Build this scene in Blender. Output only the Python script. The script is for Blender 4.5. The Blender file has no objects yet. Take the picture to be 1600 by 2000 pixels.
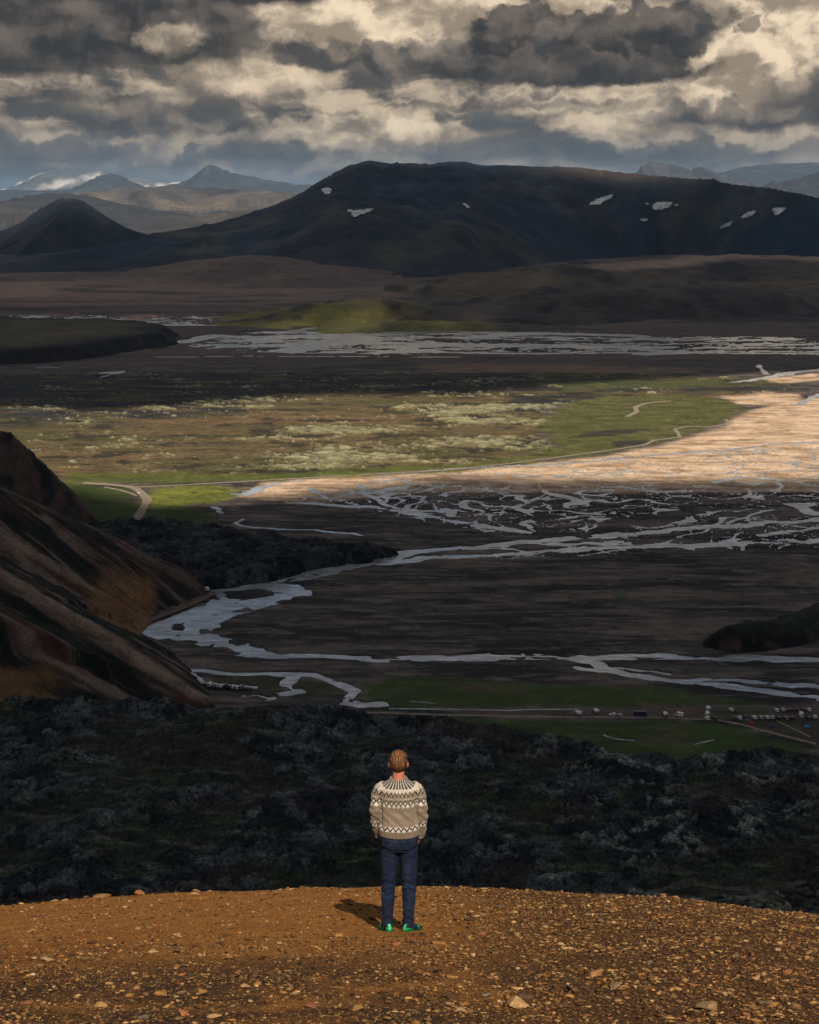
import bpy, bmesh, math, random
import numpy as np
from mathutils import Vector
R = math.radians
SC = bpy.context.scene
COL = SC.collection

# ---------------------------------------------------------------- camera
H = 281.0                      # camera height above the valley floor (m)
PITCH = R(12.3)
F = 2800.0                     # focal length in photo pixels (photo 1600 x 2000)
cam_d = bpy.data.cameras.new('camera')
cam = bpy.data.objects.new('camera', cam_d)
COL.objects.link(cam)
cam.location = (0, 0, H)
cam.rotation_euler = (R(90) - PITCH, 0, 0)
cam_d.sensor_fit = 'HORIZONTAL'
cam_d.sensor_width = 36.0
cam_d.lens = 36.0 * F / 1600.0
cam_d.clip_start = 0.5
cam_d.clip_end = 400000.0
SC.camera = cam

# ---------------------------------------------------------------- light
SUN_EL, SUN_AZ = 45.0, 12.5    # elevation; degrees to the right of straight behind the camera
SUN_STRENGTH = 5.0
SDIR = Vector((math.sin(R(SUN_AZ)) * math.cos(R(SUN_EL)), -math.cos(R(SUN_AZ)) * math.cos(R(SUN_EL)), math.sin(R(SUN_EL))))
sun_d = bpy.data.lights.new('sun', 'SUN')
sun_d.energy = SUN_STRENGTH
sun_d.angle = R(0.5)
sun_d.color = (1.0, 0.90, 0.76)
sun = bpy.data.objects.new('sun', sun_d)
COL.objects.link(sun)
sun.rotation_euler = SDIR.to_track_quat('Z', 'Y').to_euler()
sun.location = (200, -600, 3000)

SC.view_settings.view_transform = 'Standard'
SC.view_settings.look = 'None'
SC.view_settings.exposure = 0.0
SC.view_settings.gamma = 1.0
SC.view_settings.use_curve_mapping = False
SC.render.engine = 'CYCLES'
cy = SC.cycles
cy.use_denoising = True
cy.max_bounces = 6
cy.diffuse_bounces = 3
cy.glossy_bounces = 3
cy.transmission_bounces = 3
cy.transparent_max_bounces = 16
cy.volume_bounces = 0
cy.caustics_reflective = False
cy.caustics_refractive = False
cy.sample_clamp_indirect = 3.0

# ---------------------------------------------------------------- node helper
class NT:
    def __init__(s, tree):
        s.t = tree; s.nodes = tree.nodes; s.links = tree.links
    def new(s, typ, **kw):
        n = s.nodes.new(typ)
        for k, v in kw.items():
            setattr(n, k, v)
        return n
    def put(s, sock, v):
        if v is None: return
        if isinstance(v, bpy.types.NodeSocket): s.links.new(v, sock)
        else:
            if isinstance(v, (tuple, list)) and len(v) == 3 and sock.type == 'RGBA': v = (*v, 1.0)
            sock.default_value = v
    def m(s, op, a, b=None, c=None, clamp=False):
        n = s.new('ShaderNodeMath', operation=op, use_clamp=clamp)
        s.put(n.inputs[0], a); s.put(n.inputs[1], b); s.put(n.inputs[2], c)
        return n.outputs[0]
    def vm(s, op, a, b=None):
        n = s.new('ShaderNodeVectorMath', operation=op)
        s.put(n.inputs[0], a); s.put(n.inputs[1], b)
        return n.outputs[0]
    def xyz(s, x, y, z=0.0):
        n = s.new('ShaderNodeCombineXYZ')
        s.put(n.inputs[0], x); s.put(n.inputs[1], y); s.put(n.inputs[2], z)
        return n.outputs[0]
    def mix(s, f, a, b, blend='MIX'):
        n = s.new('ShaderNodeMix', data_type='RGBA', blend_type=blend, clamp_factor=True)
        s.put(n.inputs['Factor'], f); s.put(n.inputs[6], a); s.put(n.inputs[7], b)
        return n.outputs[2]
    def smooth(s, v, lo, hi, a=0.0, b=1.0):
        n = s.new('ShaderNodeMapRange', interpolation_type='SMOOTHSTEP')
        s.put(n.inputs[0], v); s.put(n.inputs[1], lo); s.put(n.inputs[2], hi); s.put(n.inputs[3], a); s.put(n.inputs[4], b)
        return n.outputs[0]
    def lin(s, v, lo, hi, a=0.0, b=1.0):
        n = s.new('ShaderNodeMapRange', clamp=True)
        s.put(n.inputs[0], v); s.put(n.inputs[1], lo); s.put(n.inputs[2], hi); s.put(n.inputs[3], a); s.put(n.inputs[4], b)
        return n.outputs[0]
    def noise(s, vec, scale, detail=4.0, rough=0.55, dist=0.0, out='Factor', dim='3D'):
        n = s.new('ShaderNodeTexNoise', noise_dimensions=dim)
        s.put(n.inputs['Vector'], vec); n.inputs['Scale'].default_value = scale
        n.inputs['Detail'].default_value = detail; n.inputs['Roughness'].default_value = rough
        n.inputs['Distortion'].default_value = dist
        return n.outputs[0] if out == 'Factor' else n.outputs[1]
    def voro(s, vec, scale, detail=0.0, rough=0.5, feature='F1', out='Distance', rnd=1.0, dim='3D'):
        n = s.new('ShaderNodeTexVoronoi', feature=feature, voronoi_dimensions=dim)
        s.put(n.inputs['Vector'], vec); n.inputs['Scale'].default_value = scale
        n.inputs['Detail'].default_value = detail; n.inputs['Roughness'].default_value = rough
        n.inputs['Randomness'].default_value = rnd
        return n.outputs[out]
    def sep(s, v):
        n = s.new('ShaderNodeSeparateXYZ'); s.put(n.inputs[0], v); return n.outputs
    def bump(s, h, strength=0.3, dist=1.0):
        n = s.new('ShaderNodeBump'); n.inputs['Strength'].default_value = strength; n.inputs['Distance'].default_value = dist
        s.put(n.inputs['Height'], h); return n.outputs[0]

def new_mat(name):
    m = bpy.data.materials.new(name); m.use_nodes = True
    nt = NT(m.node_tree); nt.nodes.clear()
    out = nt.new('ShaderNodeOutputMaterial')
    bs = nt.new('ShaderNodeBsdfPrincipled')
    bs.inputs['Roughness'].default_value = 0.9
    bs.inputs['Specular IOR Level'].default_value = 0.2
    nt.links.new(bs.outputs[0], out.inputs['Surface'])
    return m, nt, bs, out

# ---------------------------------------------------------------- world: sky with broken cloud
world = bpy.data.worlds.new('World'); SC.world = world; world.use_nodes = True
wn = NT(world.node_tree); wn.nodes.clear()
wout = wn.new('ShaderNodeOutputWorld')
sky = wn.new('ShaderNodeTexSky', sky_type='NISHITA', sun_disc=False)
sky.sun_elevation = R(SUN_EL)
sky.sun_rotation = R(180.0 - SUN_AZ)
sky.altitude = 600; sky.air_density = 1.0; sky.dust_density = 1.5; sky.ozone_density = 1.0
bg_clear = wn.new('ShaderNodeBackground'); wn.put(bg_clear.inputs[0], sky.outputs[0]); bg_clear.inputs[1].default_value = 0.09
SKY_GAIN = 1.0

def build_clouds():
    tc = wn.new('ShaderNodeTexCoord')
    d = tc.outputs['Generated']
    x, y, z = wn.sep(d)[:]
    K = 2800.0
    U = wn.m('MULTIPLY', wn.m('ARCTAN2', x, y), K)         # along the horizon
    V = wn.m('MULTIPLY', wn.m('ARCSINE', z), K)            # above the horizon
    # billowing edges: clouds are evaluated in warped coordinates
    p = wn.xyz(wn.m('MULTIPLY', U, 0.001), wn.m('MULTIPLY', V, 0.0012), 0.0)
    wx, wy, wz = wn.sep(wn.noise(p, 9.0, 8.0, 0.64, out='Color', dim='2D'))[:]
    ax, ay = wn.m('SUBTRACT', wx, 0.5), wn.m('SUBTRACT', wy, 0.5)
    Uw = wn.m('MULTIPLY_ADD', ax, 170.0, U)
    cau = wn.voro(wn.xyz(wn.m('MULTIPLY', wn.m('MULTIPLY_ADD', ax, 40.0, U), 0.001), wn.m('MULTIPLY', wn.m('MULTIPLY_ADD', ay, 40.0, V), 0.0012), 0.0), 20.0, 1.0, 0.5, dim='2D')
    Vw = wn.m('ADD', wn.m('MULTIPLY_ADD', ay, 100.0, V), wn.m('MULTIPLY', wn.m('SUBTRACT', cau, 0.4), 34.0))
    # puffs lit from the upper right: difference of a lumpy field and its shifted copy
    def soft(off):
        q = wn.xyz(wn.m('MULTIPLY', wn.m('ADD', wn.m('MULTIPLY_ADD', ax, 70.0, U), off[0]), 0.001),
                   wn.m('MULTIPLY', wn.m('ADD', wn.m('MULTIPLY_ADD', ay, 50.0, V), off[1]), 0.0015), 0.0)
        return wn.noise(q, 7.0, 6.0, 0.54, dim='2D')
    s0 = soft((0, 0))
    relief = wn.m('MULTIPLY', wn.m('SUBTRACT', s0, soft((20, 24))), 3.9)      # about -0.5 .. 0.5
    # background deck of strata, lighter gaps between flat grey bars
    ps = wn.xyz(wn.m('MULTIPLY', wn.m('MULTIPLY_ADD', ax, 120.0, U), 0.001), wn.m('MULTIPLY', wn.m('MULTIPLY_ADD', ay, 45.0, V), 0.0048), 0.0)
    st = wn.noise(ps, 3.2, 5.0, 0.58, dim='2D')
    g = wn.m('ADD', st, wn.m('MULTIPLY', relief, 0.20))
    side = wn.smooth(U, -900.0, 900.0, -0.02, 0.07)
    g = wn.m('ADD', g, side)
    t = wn.smooth(g, 0.38, 0.78)
    base = wn.mix(t, (0.082, 0.076, 0.071), (0.68, 0.535, 0.375))
    lowc = wn.mix(t, (0.120, 0.124, 0.122), (0.34, 0.30, 0.245))
    col = wn.mix(wn.smooth(V, 40.0, 180.0), lowc, base)
    # individual clouds: (px, py, half width, up, down, colours, opacity, softness, contrast of the puffs)
    cr = ((0.34, 0.265, 0.188), (1.0, 0.80, 0.565))
    dk = ((0.036, 0.034, 0.033), (0.178, 0.144, 0.116))
    md = ((0.056, 0.054, 0.053), (0.265, 0.215, 0.168))
    bl = ((0.082, 0.090, 0.094), (0.175, 0.165, 0.150))
    CL = [
        (1510, 70, 290, 190, 190, cr, 1.0, .55, 1.0),
        (720, 40, 250, 130, 110, cr, 1.0, .6, .8),
        (980, 30, 220, 90, 60, cr, .85, .7, .6),
        (500, 150, 150, 60, 60, cr, .7, .9, .7),
        (10, 15, 120, 70, 40, cr, .6, .9, .6),
        (1100, 212, 420, 34, 26, cr, .55, .8, .8),
        (700, 262, 200, 34, 36, cr, .62, .8, .8),
        (870, 255, 150, 30, 26, cr, .6, .8, .8),
        (1230, 250, 120, 24, 24, cr, .5, .9, .8),
        (30, 185, 150, 14, 12, cr, .35, .9, .6),
        (280, 205, 120, 34, 34, cr, .45, .9, .8),
        (90, 100, 300, 130, 72, dk, 1.0, .30, .55),
        (330, 60, 190, 90, 92, dk, .97, .45, .55),
        (440, 100, 120, 70, 50, dk, .9, .55, .55),
        (190, 20, 22, 40, 14, cr, .7, .7, .5), (382, 0, 26, 40, 24, cr, .85, .6, .5),
        (525, -4, 150, 60, 50, ((0.038, 0.036, 0.036), (0.085, 0.074, 0.066)), 1.0, .4, .6),
        (352, 100, 46, 34, 26, cr, .50, 1.1, .9),
        (625, 132, 84, 34, 24, md, .92, .45, .5),
        (762, 130, 66, 40, 34, md, .95, .45, .5),
        (890, 120, 120, 56, 50, md, .93, .5, .6),
        (1020, 92, 110, 78, 80, dk, 1.0, .22, .60),
        (1120, 110, 90, 50, 60, md, .9, .5, .6),
        (1225, 96, 130, 76, 80, dk, 1.0, .22, .60),
        (1330, 60, 60, 60, 60, md, .75, .7, .7),
        (1090, 152, 300, 40, 30, dk, 1.0, .35, .4),
        (1416, 86, 22, 20, 14, md, .8, .6, .4),
        (1580, 210, 130, 80, 55, md, .9, .8, .6),
        (1420, 238, 200, 34, 26, md, .95, .6, .5),
        (940, 246, 56, 36, 24, bl, .95, .45, .5),
        (1010, 248, 46, 24, 16, bl, .9, .5, .5),
        (120, 198, 260, 14, 16, md, .7, .8, .5),
        (300, 250, 330, 24, 22, md, .6, .9, .6),
        (960, 206, 240, 16, 18, md, .7, .8, .5),
        (110, 304, 230, 34, 24, bl, .96, .5, .4),
        (330, 322, 70, 16, 14, bl, .8, .6, .5),
        (392, 308, 46, 20, 22, bl, .95, .45, .5),
        (1180, 298, 460, 20, 24, bl, .85, .8, .4),
        (540, 300, 130, 18, 18, bl, .8, .8, .4),
    ]
    dvb0 = wn.m('MULTIPLY_ADD', ay, 38.0, V)
    for (cx, cyy, rx, up, dn, (dc, lc), op, sf, ct) in CL:
        off_ = 0.50 if lc[0] > 0.5 else 0.36
        cu, cv = cx - 800.0, 389.5 - cyy
        du = wn.m('MULTIPLY', wn.m('SUBTRACT', Uw, cu), 1.0 / rx)
        dvu = wn.m('MAXIMUM', wn.m('MULTIPLY', wn.m('SUBTRACT', Vw, cv), 1.0 / up), 0.0)
        dvd = wn.m('MINIMUM', wn.m('MULTIPLY', wn.m('SUBTRACT', dvb0, cv), 1.0 / dn), 0.0)    # flatter bases
        dv = wn.m('ADD', dvu, dvd)
        dd = wn.m('SQRT', wn.m('MULTIPLY_ADD', dv, dv, wn.m('MULTIPLY', du, du)))
        k = wn.smooth(dd, 1.0 - sf * 0.6, 1.0 + sf * 0.4, op, 0.0)
        sh = wn.smooth(wn.m('ADD', wn.m('MULTIPLY', relief, ct), wn.m('MULTIPLY_ADD', dv, 0.34, off_)), 0.0, 1.0)
        col = wn.mix(k, col, wn.mix(sh, dc, lc))
    # the deck thins into pale open sky near the left horizon
    q = wn.xyz(wn.m('MULTIPLY', wn.m('MULTIPLY_ADD', ax, 60.0, U), 0.001), wn.m('MULTIPLY', wn.m('MULTIPLY_ADD', ay, 24.0, V), 0.007), 0.0)
    hole = wn.m('MULTIPLY', wn.smooth(V, 20.0, 95.0, 1.0, 0.0), wn.smooth(U, -200.0, 300.0, 1.0, 0.25))
    hole = wn.m('MULTIPLY', hole, wn.smooth(wn.noise(q, 4.0, 4.0, 0.5, dim='2D'), 0.38, 0.62))
    col = wn.mix(wn.m('MULTIPLY', hole, 0.7), col, (0.27, 0.295, 0.275))
    # overhead the deck goes on
    n2 = wn.noise(d, 3.2, 4.0, 0.58)
    over = wn.mix(wn.smooth(n2, 0.36, 0.66), (0.20, 0.215, 0.24), (0.66, 0.61, 0.54))
    high = wn.smooth(V, 430.0, 640.0)
    col = wn.mix(high, col, over)
    gap = wn.m('MULTIPLY', high, wn.smooth(n2, 0.50, 0.40, 0.0, 0.75))       # blue shows between the clouds up there
    col = wn.mix(wn.smooth(V, -60.0, -5.0), (0.05, 0.05, 0.05), col)
    bg = wn.new('ShaderNodeBackground'); wn.put(bg.inputs[0], col); bg.inputs[1].default_value = SKY_GAIN
    mixs = wn.new('ShaderNodeMixShader'); wn.put(mixs.inputs[0], wn.m('SUBTRACT', 0.97, gap))
    wn.links.new(bg_clear.outputs[0], mixs.inputs[1]); wn.links.new(bg.outputs[0], mixs.inputs[2])
    wn.links.new(mixs.outputs[0], wout.inputs['Surface'])
build_clouds()
world.cycles.sampling_method = 'NONE'

# ---------------------------------------------------------------- projection: photo pixel <-> place
CP, SP = math.cos(PITCH), math.sin(PITCH)
def ray(px, py):
    xc = (np.asarray(px, float) - 800.0) / F
    yc = -(np.asarray(py, float) - 1000.0) / F
    return xc, CP + yc * SP, -SP + yc * CP
def G(px, py, z=0.0):
    """point at height z seen at a photo pixel"""
    dx, dy, dz = ray(px, py)
    t = (z - H) / dz
    return np.stack([dx * t, dy * t, np.zeros_like(t) + z], -1)
def AT(px, py, D):
    """point at distance D (along y) seen at a photo pixel"""
    dx, dy, dz = ray(px, py)
    t = D / dy
    return np.stack([dx * t, dy * t, H + dz * t], -1)
def PX(x, y, z):
    zz = z - H
    f = y * CP - zz * SP
    u = y * SP + zz * CP
    return 800.0 + F * x / f, 1000.0 - F * u / f

# ---------------------------------------------------------------- noise
_rng = np.random.default_rng(7)
_PERM = _rng.permutation(1024).astype(np.int32)
_ANG = _rng.random(1024) * 2 * math.pi
_GX = np.cos(_ANG).astype(np.float32) * 1.5
_GY = np.sin(_ANG).astype(np.float32) * 1.5
_J1 = _rng.random(1024).astype(np.float32)
_J2 = _rng.random(1024).astype(np.float32)
def _cell(ix, iy, seed):
    return _PERM[(_PERM[(ix + seed * 131) & 1023] + iy) & 1023]
def perlin(x, y, seed=0):
    x = np.asarray(x); y = np.asarray(y)
    x0 = np.floor(x); y0 = np.floor(y)
    fx = (x - x0).astype(np.float32); fy = (y - y0).astype(np.float32)
    ix = x0.astype(np.int32); iy = y0.astype(np.int32)
    u = fx * fx * (3 - 2 * fx); v = fy * fy * (3 - 2 * fy)
    p0 = _PERM[(ix + seed * 131) & 1023]; p1 = _PERM[(ix + 1 + seed * 131) & 1023]
    def g(p, dy, dx):
        h = _PERM[(p + iy + dy) & 1023]
        return _GX[h] * (fx - dx) + _GY[h] * (fy - dy)
    n0 = g(p0, 0, 0); n1 = g(p1, 0, 1); n2 = g(p0, 1, 0); n3 = g(p1, 1, 1)
    a = n0 + u * (n1 - n0); b = n2 + u * (n3 - n2)
    return a + v * (b - a)
def fbm(x, y, octaves=4, seed=0, gain=0.5, lac=2.03):
    s = 0; a = 1.0; t = 0
    for k in range(octaves):
        s = s + a * perlin(x, y, seed + k * 17); t += a
        a *= gain; x = x * lac + 13.7; y = y * lac + 7.1
    return s / t
def ridged(x, y, octaves=4, seed=0, gain=0.5):
    s = 0; a = 1.0; t = 0
    for k in range(octaves):
        s = s + a * (1 - 2 * np.abs(perlin(x, y, seed + k * 17))); t += a
        a *= gain; x = x * 2.03 + 3.7; y = y * 2.03 + 5.1
    return s / t
def worley(x, y, seed=0):
    x0 = np.floor(x); y0 = np.floor(y)
    ix = x0.astype(np.int32); iy = y0.astype(np.int32)
    fx = (x - x0).astype(np.float32); fy = (y - y0).astype(np.float32)
    best = np.full(np.shape(x), 9.0, np.float32)
    for dx in (-1, 0, 1):
        p = _PERM[(ix + dx + seed * 131) & 1023]
        for dy in (-1, 0, 1):
            h = _PERM[(p + iy + dy) & 1023]
            a = _J1[h] + (dx - fx); b = _J2[h] + (dy - fy)
            np.minimum(best, a * a + b * b, out=best)
    return np.sqrt(best)
def sstep(v, lo, hi):
    t = np.clip((v - lo) / (hi - lo), 0, 1)
    return t * t * (3 - 2 * t)
def lerp(a, b, t):
    return a + (b - a) * t
def seg_dist(x, y, pts):
    """distance to a polyline, with the running parameter (index + t)"""
    best = np.full(np.shape(x), 1e12); par = np.zeros(np.shape(x))
    for i in range(len(pts) - 1):
        ax, ay = pts[i][0], pts[i][1]; bx, by = pts[i + 1][0], pts[i + 1][1]
        vx, vy = bx - ax, by - ay
        t = np.clip(((x - ax) * vx + (y - ay) * vy) / (vx * vx + vy * vy + 1e-12), 0, 1)
        d = (x - ax - t * vx) ** 2 + (y - ay - t * vy) ** 2
        c = d < best
        best = np.where(c, d, best); par = np.where(c, i + t, par)
    return np.sqrt(best), par
def poly_sd(x, y, pts):
    """signed distance to a polygon, positive inside"""
    d, _ = seg_dist(x, y, list(pts) + [pts[0]])
    ins = np.zeros(np.shape(x), bool)
    n = len(pts)
    for i in range(n):
        x1, y1 = pts[i][0], pts[i][1]; x2, y2 = pts[(i + 1) % n][0], pts[(i + 1) % n][1]
        if y1 == y2: continue
        c = ((y1 > y) != (y2 > y)) & (x < (x2 - x1) * (y - y1) / (y2 - y1) + x1)
        ins ^= c
    return np.where(ins, d, -d)

# ---------------------------------------------------------------- mesh helpers
def link(o, parent=None):
    COL.objects.link(o)
    if parent is not None: o.parent = parent
    return o
def mesh_np(name, verts, quads=None, tris=None, attrs=None, smooth=True):
    me = bpy.data.meshes.new(name)
    v = np.ascontiguousarray(verts, np.float32).reshape(-1, 3)
    me.vertices.add(len(v)); me.vertices.foreach_set('co', v.ravel())
    parts, starts, tot, off = [], [], 0, 0
    for fa, n in ((quads, 4), (tris, 3)):
        if fa is None or len(fa) == 0: continue
        fa = np.asarray(fa, np.int32)
        parts.append(fa.ravel()); starts.append(off + np.arange(len(fa), dtype=np.int32) * n)
        off += fa.size; tot += len(fa)
    idx = np.concatenate(parts)
    me.loops.add(len(idx)); me.loops.foreach_set('vertex_index', idx)
    me.polygons.add(tot); me.polygons.foreach_set('loop_start', np.concatenate(starts))
    me.update(calc_edges=True)
    if smooth: me.polygons.foreach_set('use_smooth', np.ones(tot, bool))
    for k, a in (attrs or {}).items():
        a = np.asarray(a, np.float32)
        if a.ndim >= 2 and a.shape[-1] == 3:
            a = a.reshape(-1, 3); a = np.concatenate([a, np.ones((len(a), 1), np.float32)], 1)
            at = me.attributes.new(k, 'FLOAT_COLOR', 'POINT'); at.data.foreach_set('color', a.ravel())
        else:
            at = me.attributes.new(k, 'FLOAT', 'POINT'); at.data.foreach_set('value', a.ravel())
    me.validate()
    return me
def grid_quads(r, c, keep=None):
    i = np.arange(r * c).reshape(r, c)
    q = np.stack([i[:-1, :-1], i[:-1, 1:], i[1:, 1:], i[1:, :-1]], -1).reshape(-1, 4)
    if keep is not None: q = q[keep.ravel()]
    return q
def grid_obj(name, X, Y, Z, mat, attrs=None, keep=None, parent=None, smooth=True):
    V = np.stack([X, Y, Z], -1)
    me = mesh_np(name, V, grid_quads(*X.shape, keep=keep), None, attrs, smooth)
    me.materials.append(mat)
    return link(bpy.data.objects.new(name, me), parent)
def structure(o):
    o['kind'] = 'structure'; return o
def tag(o, label, cat, group=None):
    o['label'] = label; o['category'] = cat
    if group: o['group'] = group
    return o
def keep_above(Z, lim):
    a = Z > lim
    return a[:-1, :-1] | a[1:, :-1] | a[:-1, 1:] | a[1:, 1:]
def C3(*rows):
    return [np.array(r, float) for r in rows]
def cmix(a, b, t):
    return a + (np.asarray(b, float) - a) * t[..., None]

# ---------------------------------------------------------------- materials of the land
def land_mat(name, scale, amount=0.45, bump=0.0, bdist=1.0, streak=(1, 1, 1), rough=0.95, scale2=None):
    m, nt, bs, out = new_mat(name)
    at = nt.new('ShaderNodeAttribute', attribute_name='col')
    geo = nt.new('ShaderNodeNewGeometry')
    pos = nt.vm('MULTIPLY', geo.outputs['Position'], tuple(streak))
    n = nt.noise(pos, scale, 6.0, 0.62)
    f = nt.lin(n, 0.28, 0.72, 1.0 - amount, 1.0 + amount)
    if scale2:
        f = nt.m('MULTIPLY', f, nt.lin(nt.noise(pos, scale2, 4.0, 0.6), 0.3, 0.7, 1.0 - amount * 0.8, 1.0 + amount * 0.8))
    c = nt.vm('MULTIPLY', at.outputs['Color'], nt.xyz(f, f, f))
    nt.put(bs.inputs['Base Color'], c)
    bs.inputs['Roughness'].default_value = rough
    bs.inputs['Specular IOR Level'].default_value = 0.12
    if bump:
        nt.put(bs.inputs['Normal'], nt.bump(n, bump, bdist))
    return m

M_valley = land_mat('valley_ground', 0.05, 0.38, 0.5, 1.5, (0.45, 1.0, 1.0), scale2=0.6)
M_lava = land_mat('lava_rock', 1.1, 0.70, 1.0, 0.9, scale2=0.15)
M_hill = land_mat('hill_ground', 0.02, 0.30, 0.6, 6.0, scale2=0.15)
M_slope = land_mat('scree_slope', 0.08, 0.35, 0.7, 2.0, scale2=0.5)
M_far = land_mat('far_hill_ground', 0.004, 0.30, 0.5, 25.0, scale2=0.02)

m, nt, bs, out = new_mat('river_water')
geo = nt.new('ShaderNodeNewGeometry')
nr = nt.noise(nt.vm('MULTIPLY', geo.outputs['Position'], (0.5, 1.0, 1.0)), 0.55, 4.0, 0.6)
nb = nt.noise(geo.outputs['Position'], 0.03, 4.0, 0.6)
ns = nt.noise(nt.vm('MULTIPLY', geo.outputs['Position'], (0.35, 1.0, 1.0)), 0.16, 5.0, 0.62)
wc = nt.mix(nt.lin(nb, 0.38, 0.62), (0.19, 0.212, 0.232), (0.40, 0.415, 0.43))
wc = nt.mix(nt.smooth(ns, 0.54, 0.66), wc, (0.55, 0.56, 0.57))
nt.put(bs.inputs['Base Color'], nt.mix(nt.smooth(ns, 0.46, 0.34), wc, (0.13, 0.135, 0.135)))
nt.put(bs.inputs['Roughness'], nt.lin(ns, 0.3, 0.7, 0.32, 0.04))
bs.inputs['IOR'].default_value = 1.33
bs.inputs['Specular IOR Level'].default_value = 0.8
nt.put(bs.inputs['Normal'], nt.bump(nr, 0.25, 0.20))
M_water = m

def strip_mat(name, c1, c2, scale=0.3):
    m, nt, bs, out = new_mat(name)
    geo = nt.new('ShaderNodeNewGeometry')
    nt.put(bs.inputs['Base Color'], nt.mix(nt.lin(nt.noise(geo.outputs['Position'], scale, 5.0, 0.6), 0.35, 0.65), c1, c2))
    return m
M_road = strip_mat('dirt_road', (0.20, 0.155, 0.115), (0.33, 0.265, 0.205))
M_snow = strip_mat('old_snow', (0.28, 0.28, 0.29), (0.70, 0.70, 0.72), 0.03)

# ---------------------------------------------------------------- valley floor
def P2(*pp, z=0.0):
    a = np.array(pp, float)
    return G(a[:, 0], a[:, 1], z)[:, :2]

RIVERS = [   # (photo pixels of the course, width in metres)
    ([(1750, 1296), (1600, 1288), (1420, 1283), (1200, 1282), (1000, 1282), (800, 1284), (650, 1281), (520, 1276), (450, 1264)], 8.5),
    ([(480, 1270), (430, 1254), (392, 1236), (395, 1214), (440, 1194), (520, 1177), (574, 1163), (560, 1150), (520, 1142), (560, 1127), (650, 1109), (760, 1084)], 17),
    ([(760, 1084), (900, 1070), (1000, 1060), (1150, 1048), (1300, 1035), (1450, 1025), (1600, 1012), (1750, 1000)], 11),
    ([(400, 1240), (330, 1236), (278, 1240), (300, 1228), (370, 1200), (430, 1186)], 15),
    ([(420, 1196), (440, 1168), (418, 1146), (470, 1146), (520, 1142)], 12),
    ([(255, 1263), (270, 1270), (290, 1285)], 6),
    ([(1750, 1050), (1600, 1055), (1400, 1063), (1200, 1068), (1000, 1080), (900, 1086), (820, 1090), (740, 1100)], 9),
    ([(1150, 1066), (1060, 1088)], 2.5), ([(1260, 1065), (1130, 1084)], 2.5),
    ([(1600, 1030), (1480, 1044), (1390, 1062)], 5),
    ([(1100, 1283), (1150, 1291), (1180, 1306), (1250, 1321), (1350, 1333), (1480, 1347), (1600, 1363), (1700, 1374)], 7),
    ([(1130, 1303), (1180, 1310), (1230, 1318)], 5),
    ([(1170, 1303), (1210, 1303), (1310, 1314)], 2.5), ([(1330, 1328), (1440, 1331), (1600, 1339), (1700, 1342)], 6),
    ([(335, 1310), (450, 1312), (540, 1316), (570, 1318), (620, 1319), (662, 1336), (704, 1350), (682, 1364), (750, 1376)], 5),
    ([(590, 1318), (556, 1334), (572, 1346), (548, 1352)], 6), ([(335, 1312), (385, 1318), (400, 1331), (440, 1336), (500, 1344)], 3),
    ([(480, 1362), (500, 1357), (525, 1361)], 7), ([(680, 1368), (720, 1372), (760, 1374)], 6),
    ([(415, 990), (430, 1001)], 6), ([(470, 1011), (452, 1021), (500, 1030), (600, 1033), (690, 1040), (712, 1046)], 3.6),
    ([(560, 980), (620, 983), (740, 990), (850, 1010), (960, 1031), (1030, 1040)], 8),
    ([(462, 965), (482, 966), (500, 953), (540, 944), (580, 938)], 7), ([(612, 952), (622, 964), (636, 972)], 5),
    ([(700, 945), (720, 965), (760, 985), (800, 1005)], 5), ([(760, 930), (810, 945), (900, 950), (960, 958)], 5),
    ([(720, 928), (800, 921), (900, 914), (1100, 905), (1250, 891), (1400, 880), (1500, 869), (1620, 861), (1750, 852)], 7),
    ([(1080, 930), (1240, 920), (1400, 925), (1600, 915)], 4),
    ([(1395, 942), (1440, 930), (1560, 940), (1600, 950)], 5),
    ([(1600, 985), (1555, 985), (1580, 1000), (1640, 1005)], 12),
    ([(1420, 1020), (1470, 1003), (1510, 992)], 4), ([(1520, 958), (1532, 948), (1515, 942)], 4),
    ([(560, 680), (800, 686), (1000, 690), (1250, 688), (1600, 690), (1800, 692)], 16),
    ([(-200, 622), (0, 624), (160, 629), (330, 634), (480, 634), (620, 640), (760, 646), (1000, 648), (1250, 656)], 34),
    ([(355, 668), (420, 655), (520, 662), (640, 652), (700, 668), (900, 672), (1100, 676), (1300, 678)], 40),
    ([(640, 636), (680, 650), (640, 672), (560, 684)], 60),
    ([(190, 739), (240, 725), (200, 728)], 12), ([(75, 717), (110, 717)], 10),
    ([(300, 697), (480, 695), (900, 697)], 6),
    ([(1440, 746), (1500, 736), (1555, 726), (1640, 719), (1800, 712)], 16), ([(1480, 712), (1500, 730)], 6),
    ([(1560, 790), (1600, 770), (1650, 765)], 10),
]
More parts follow.
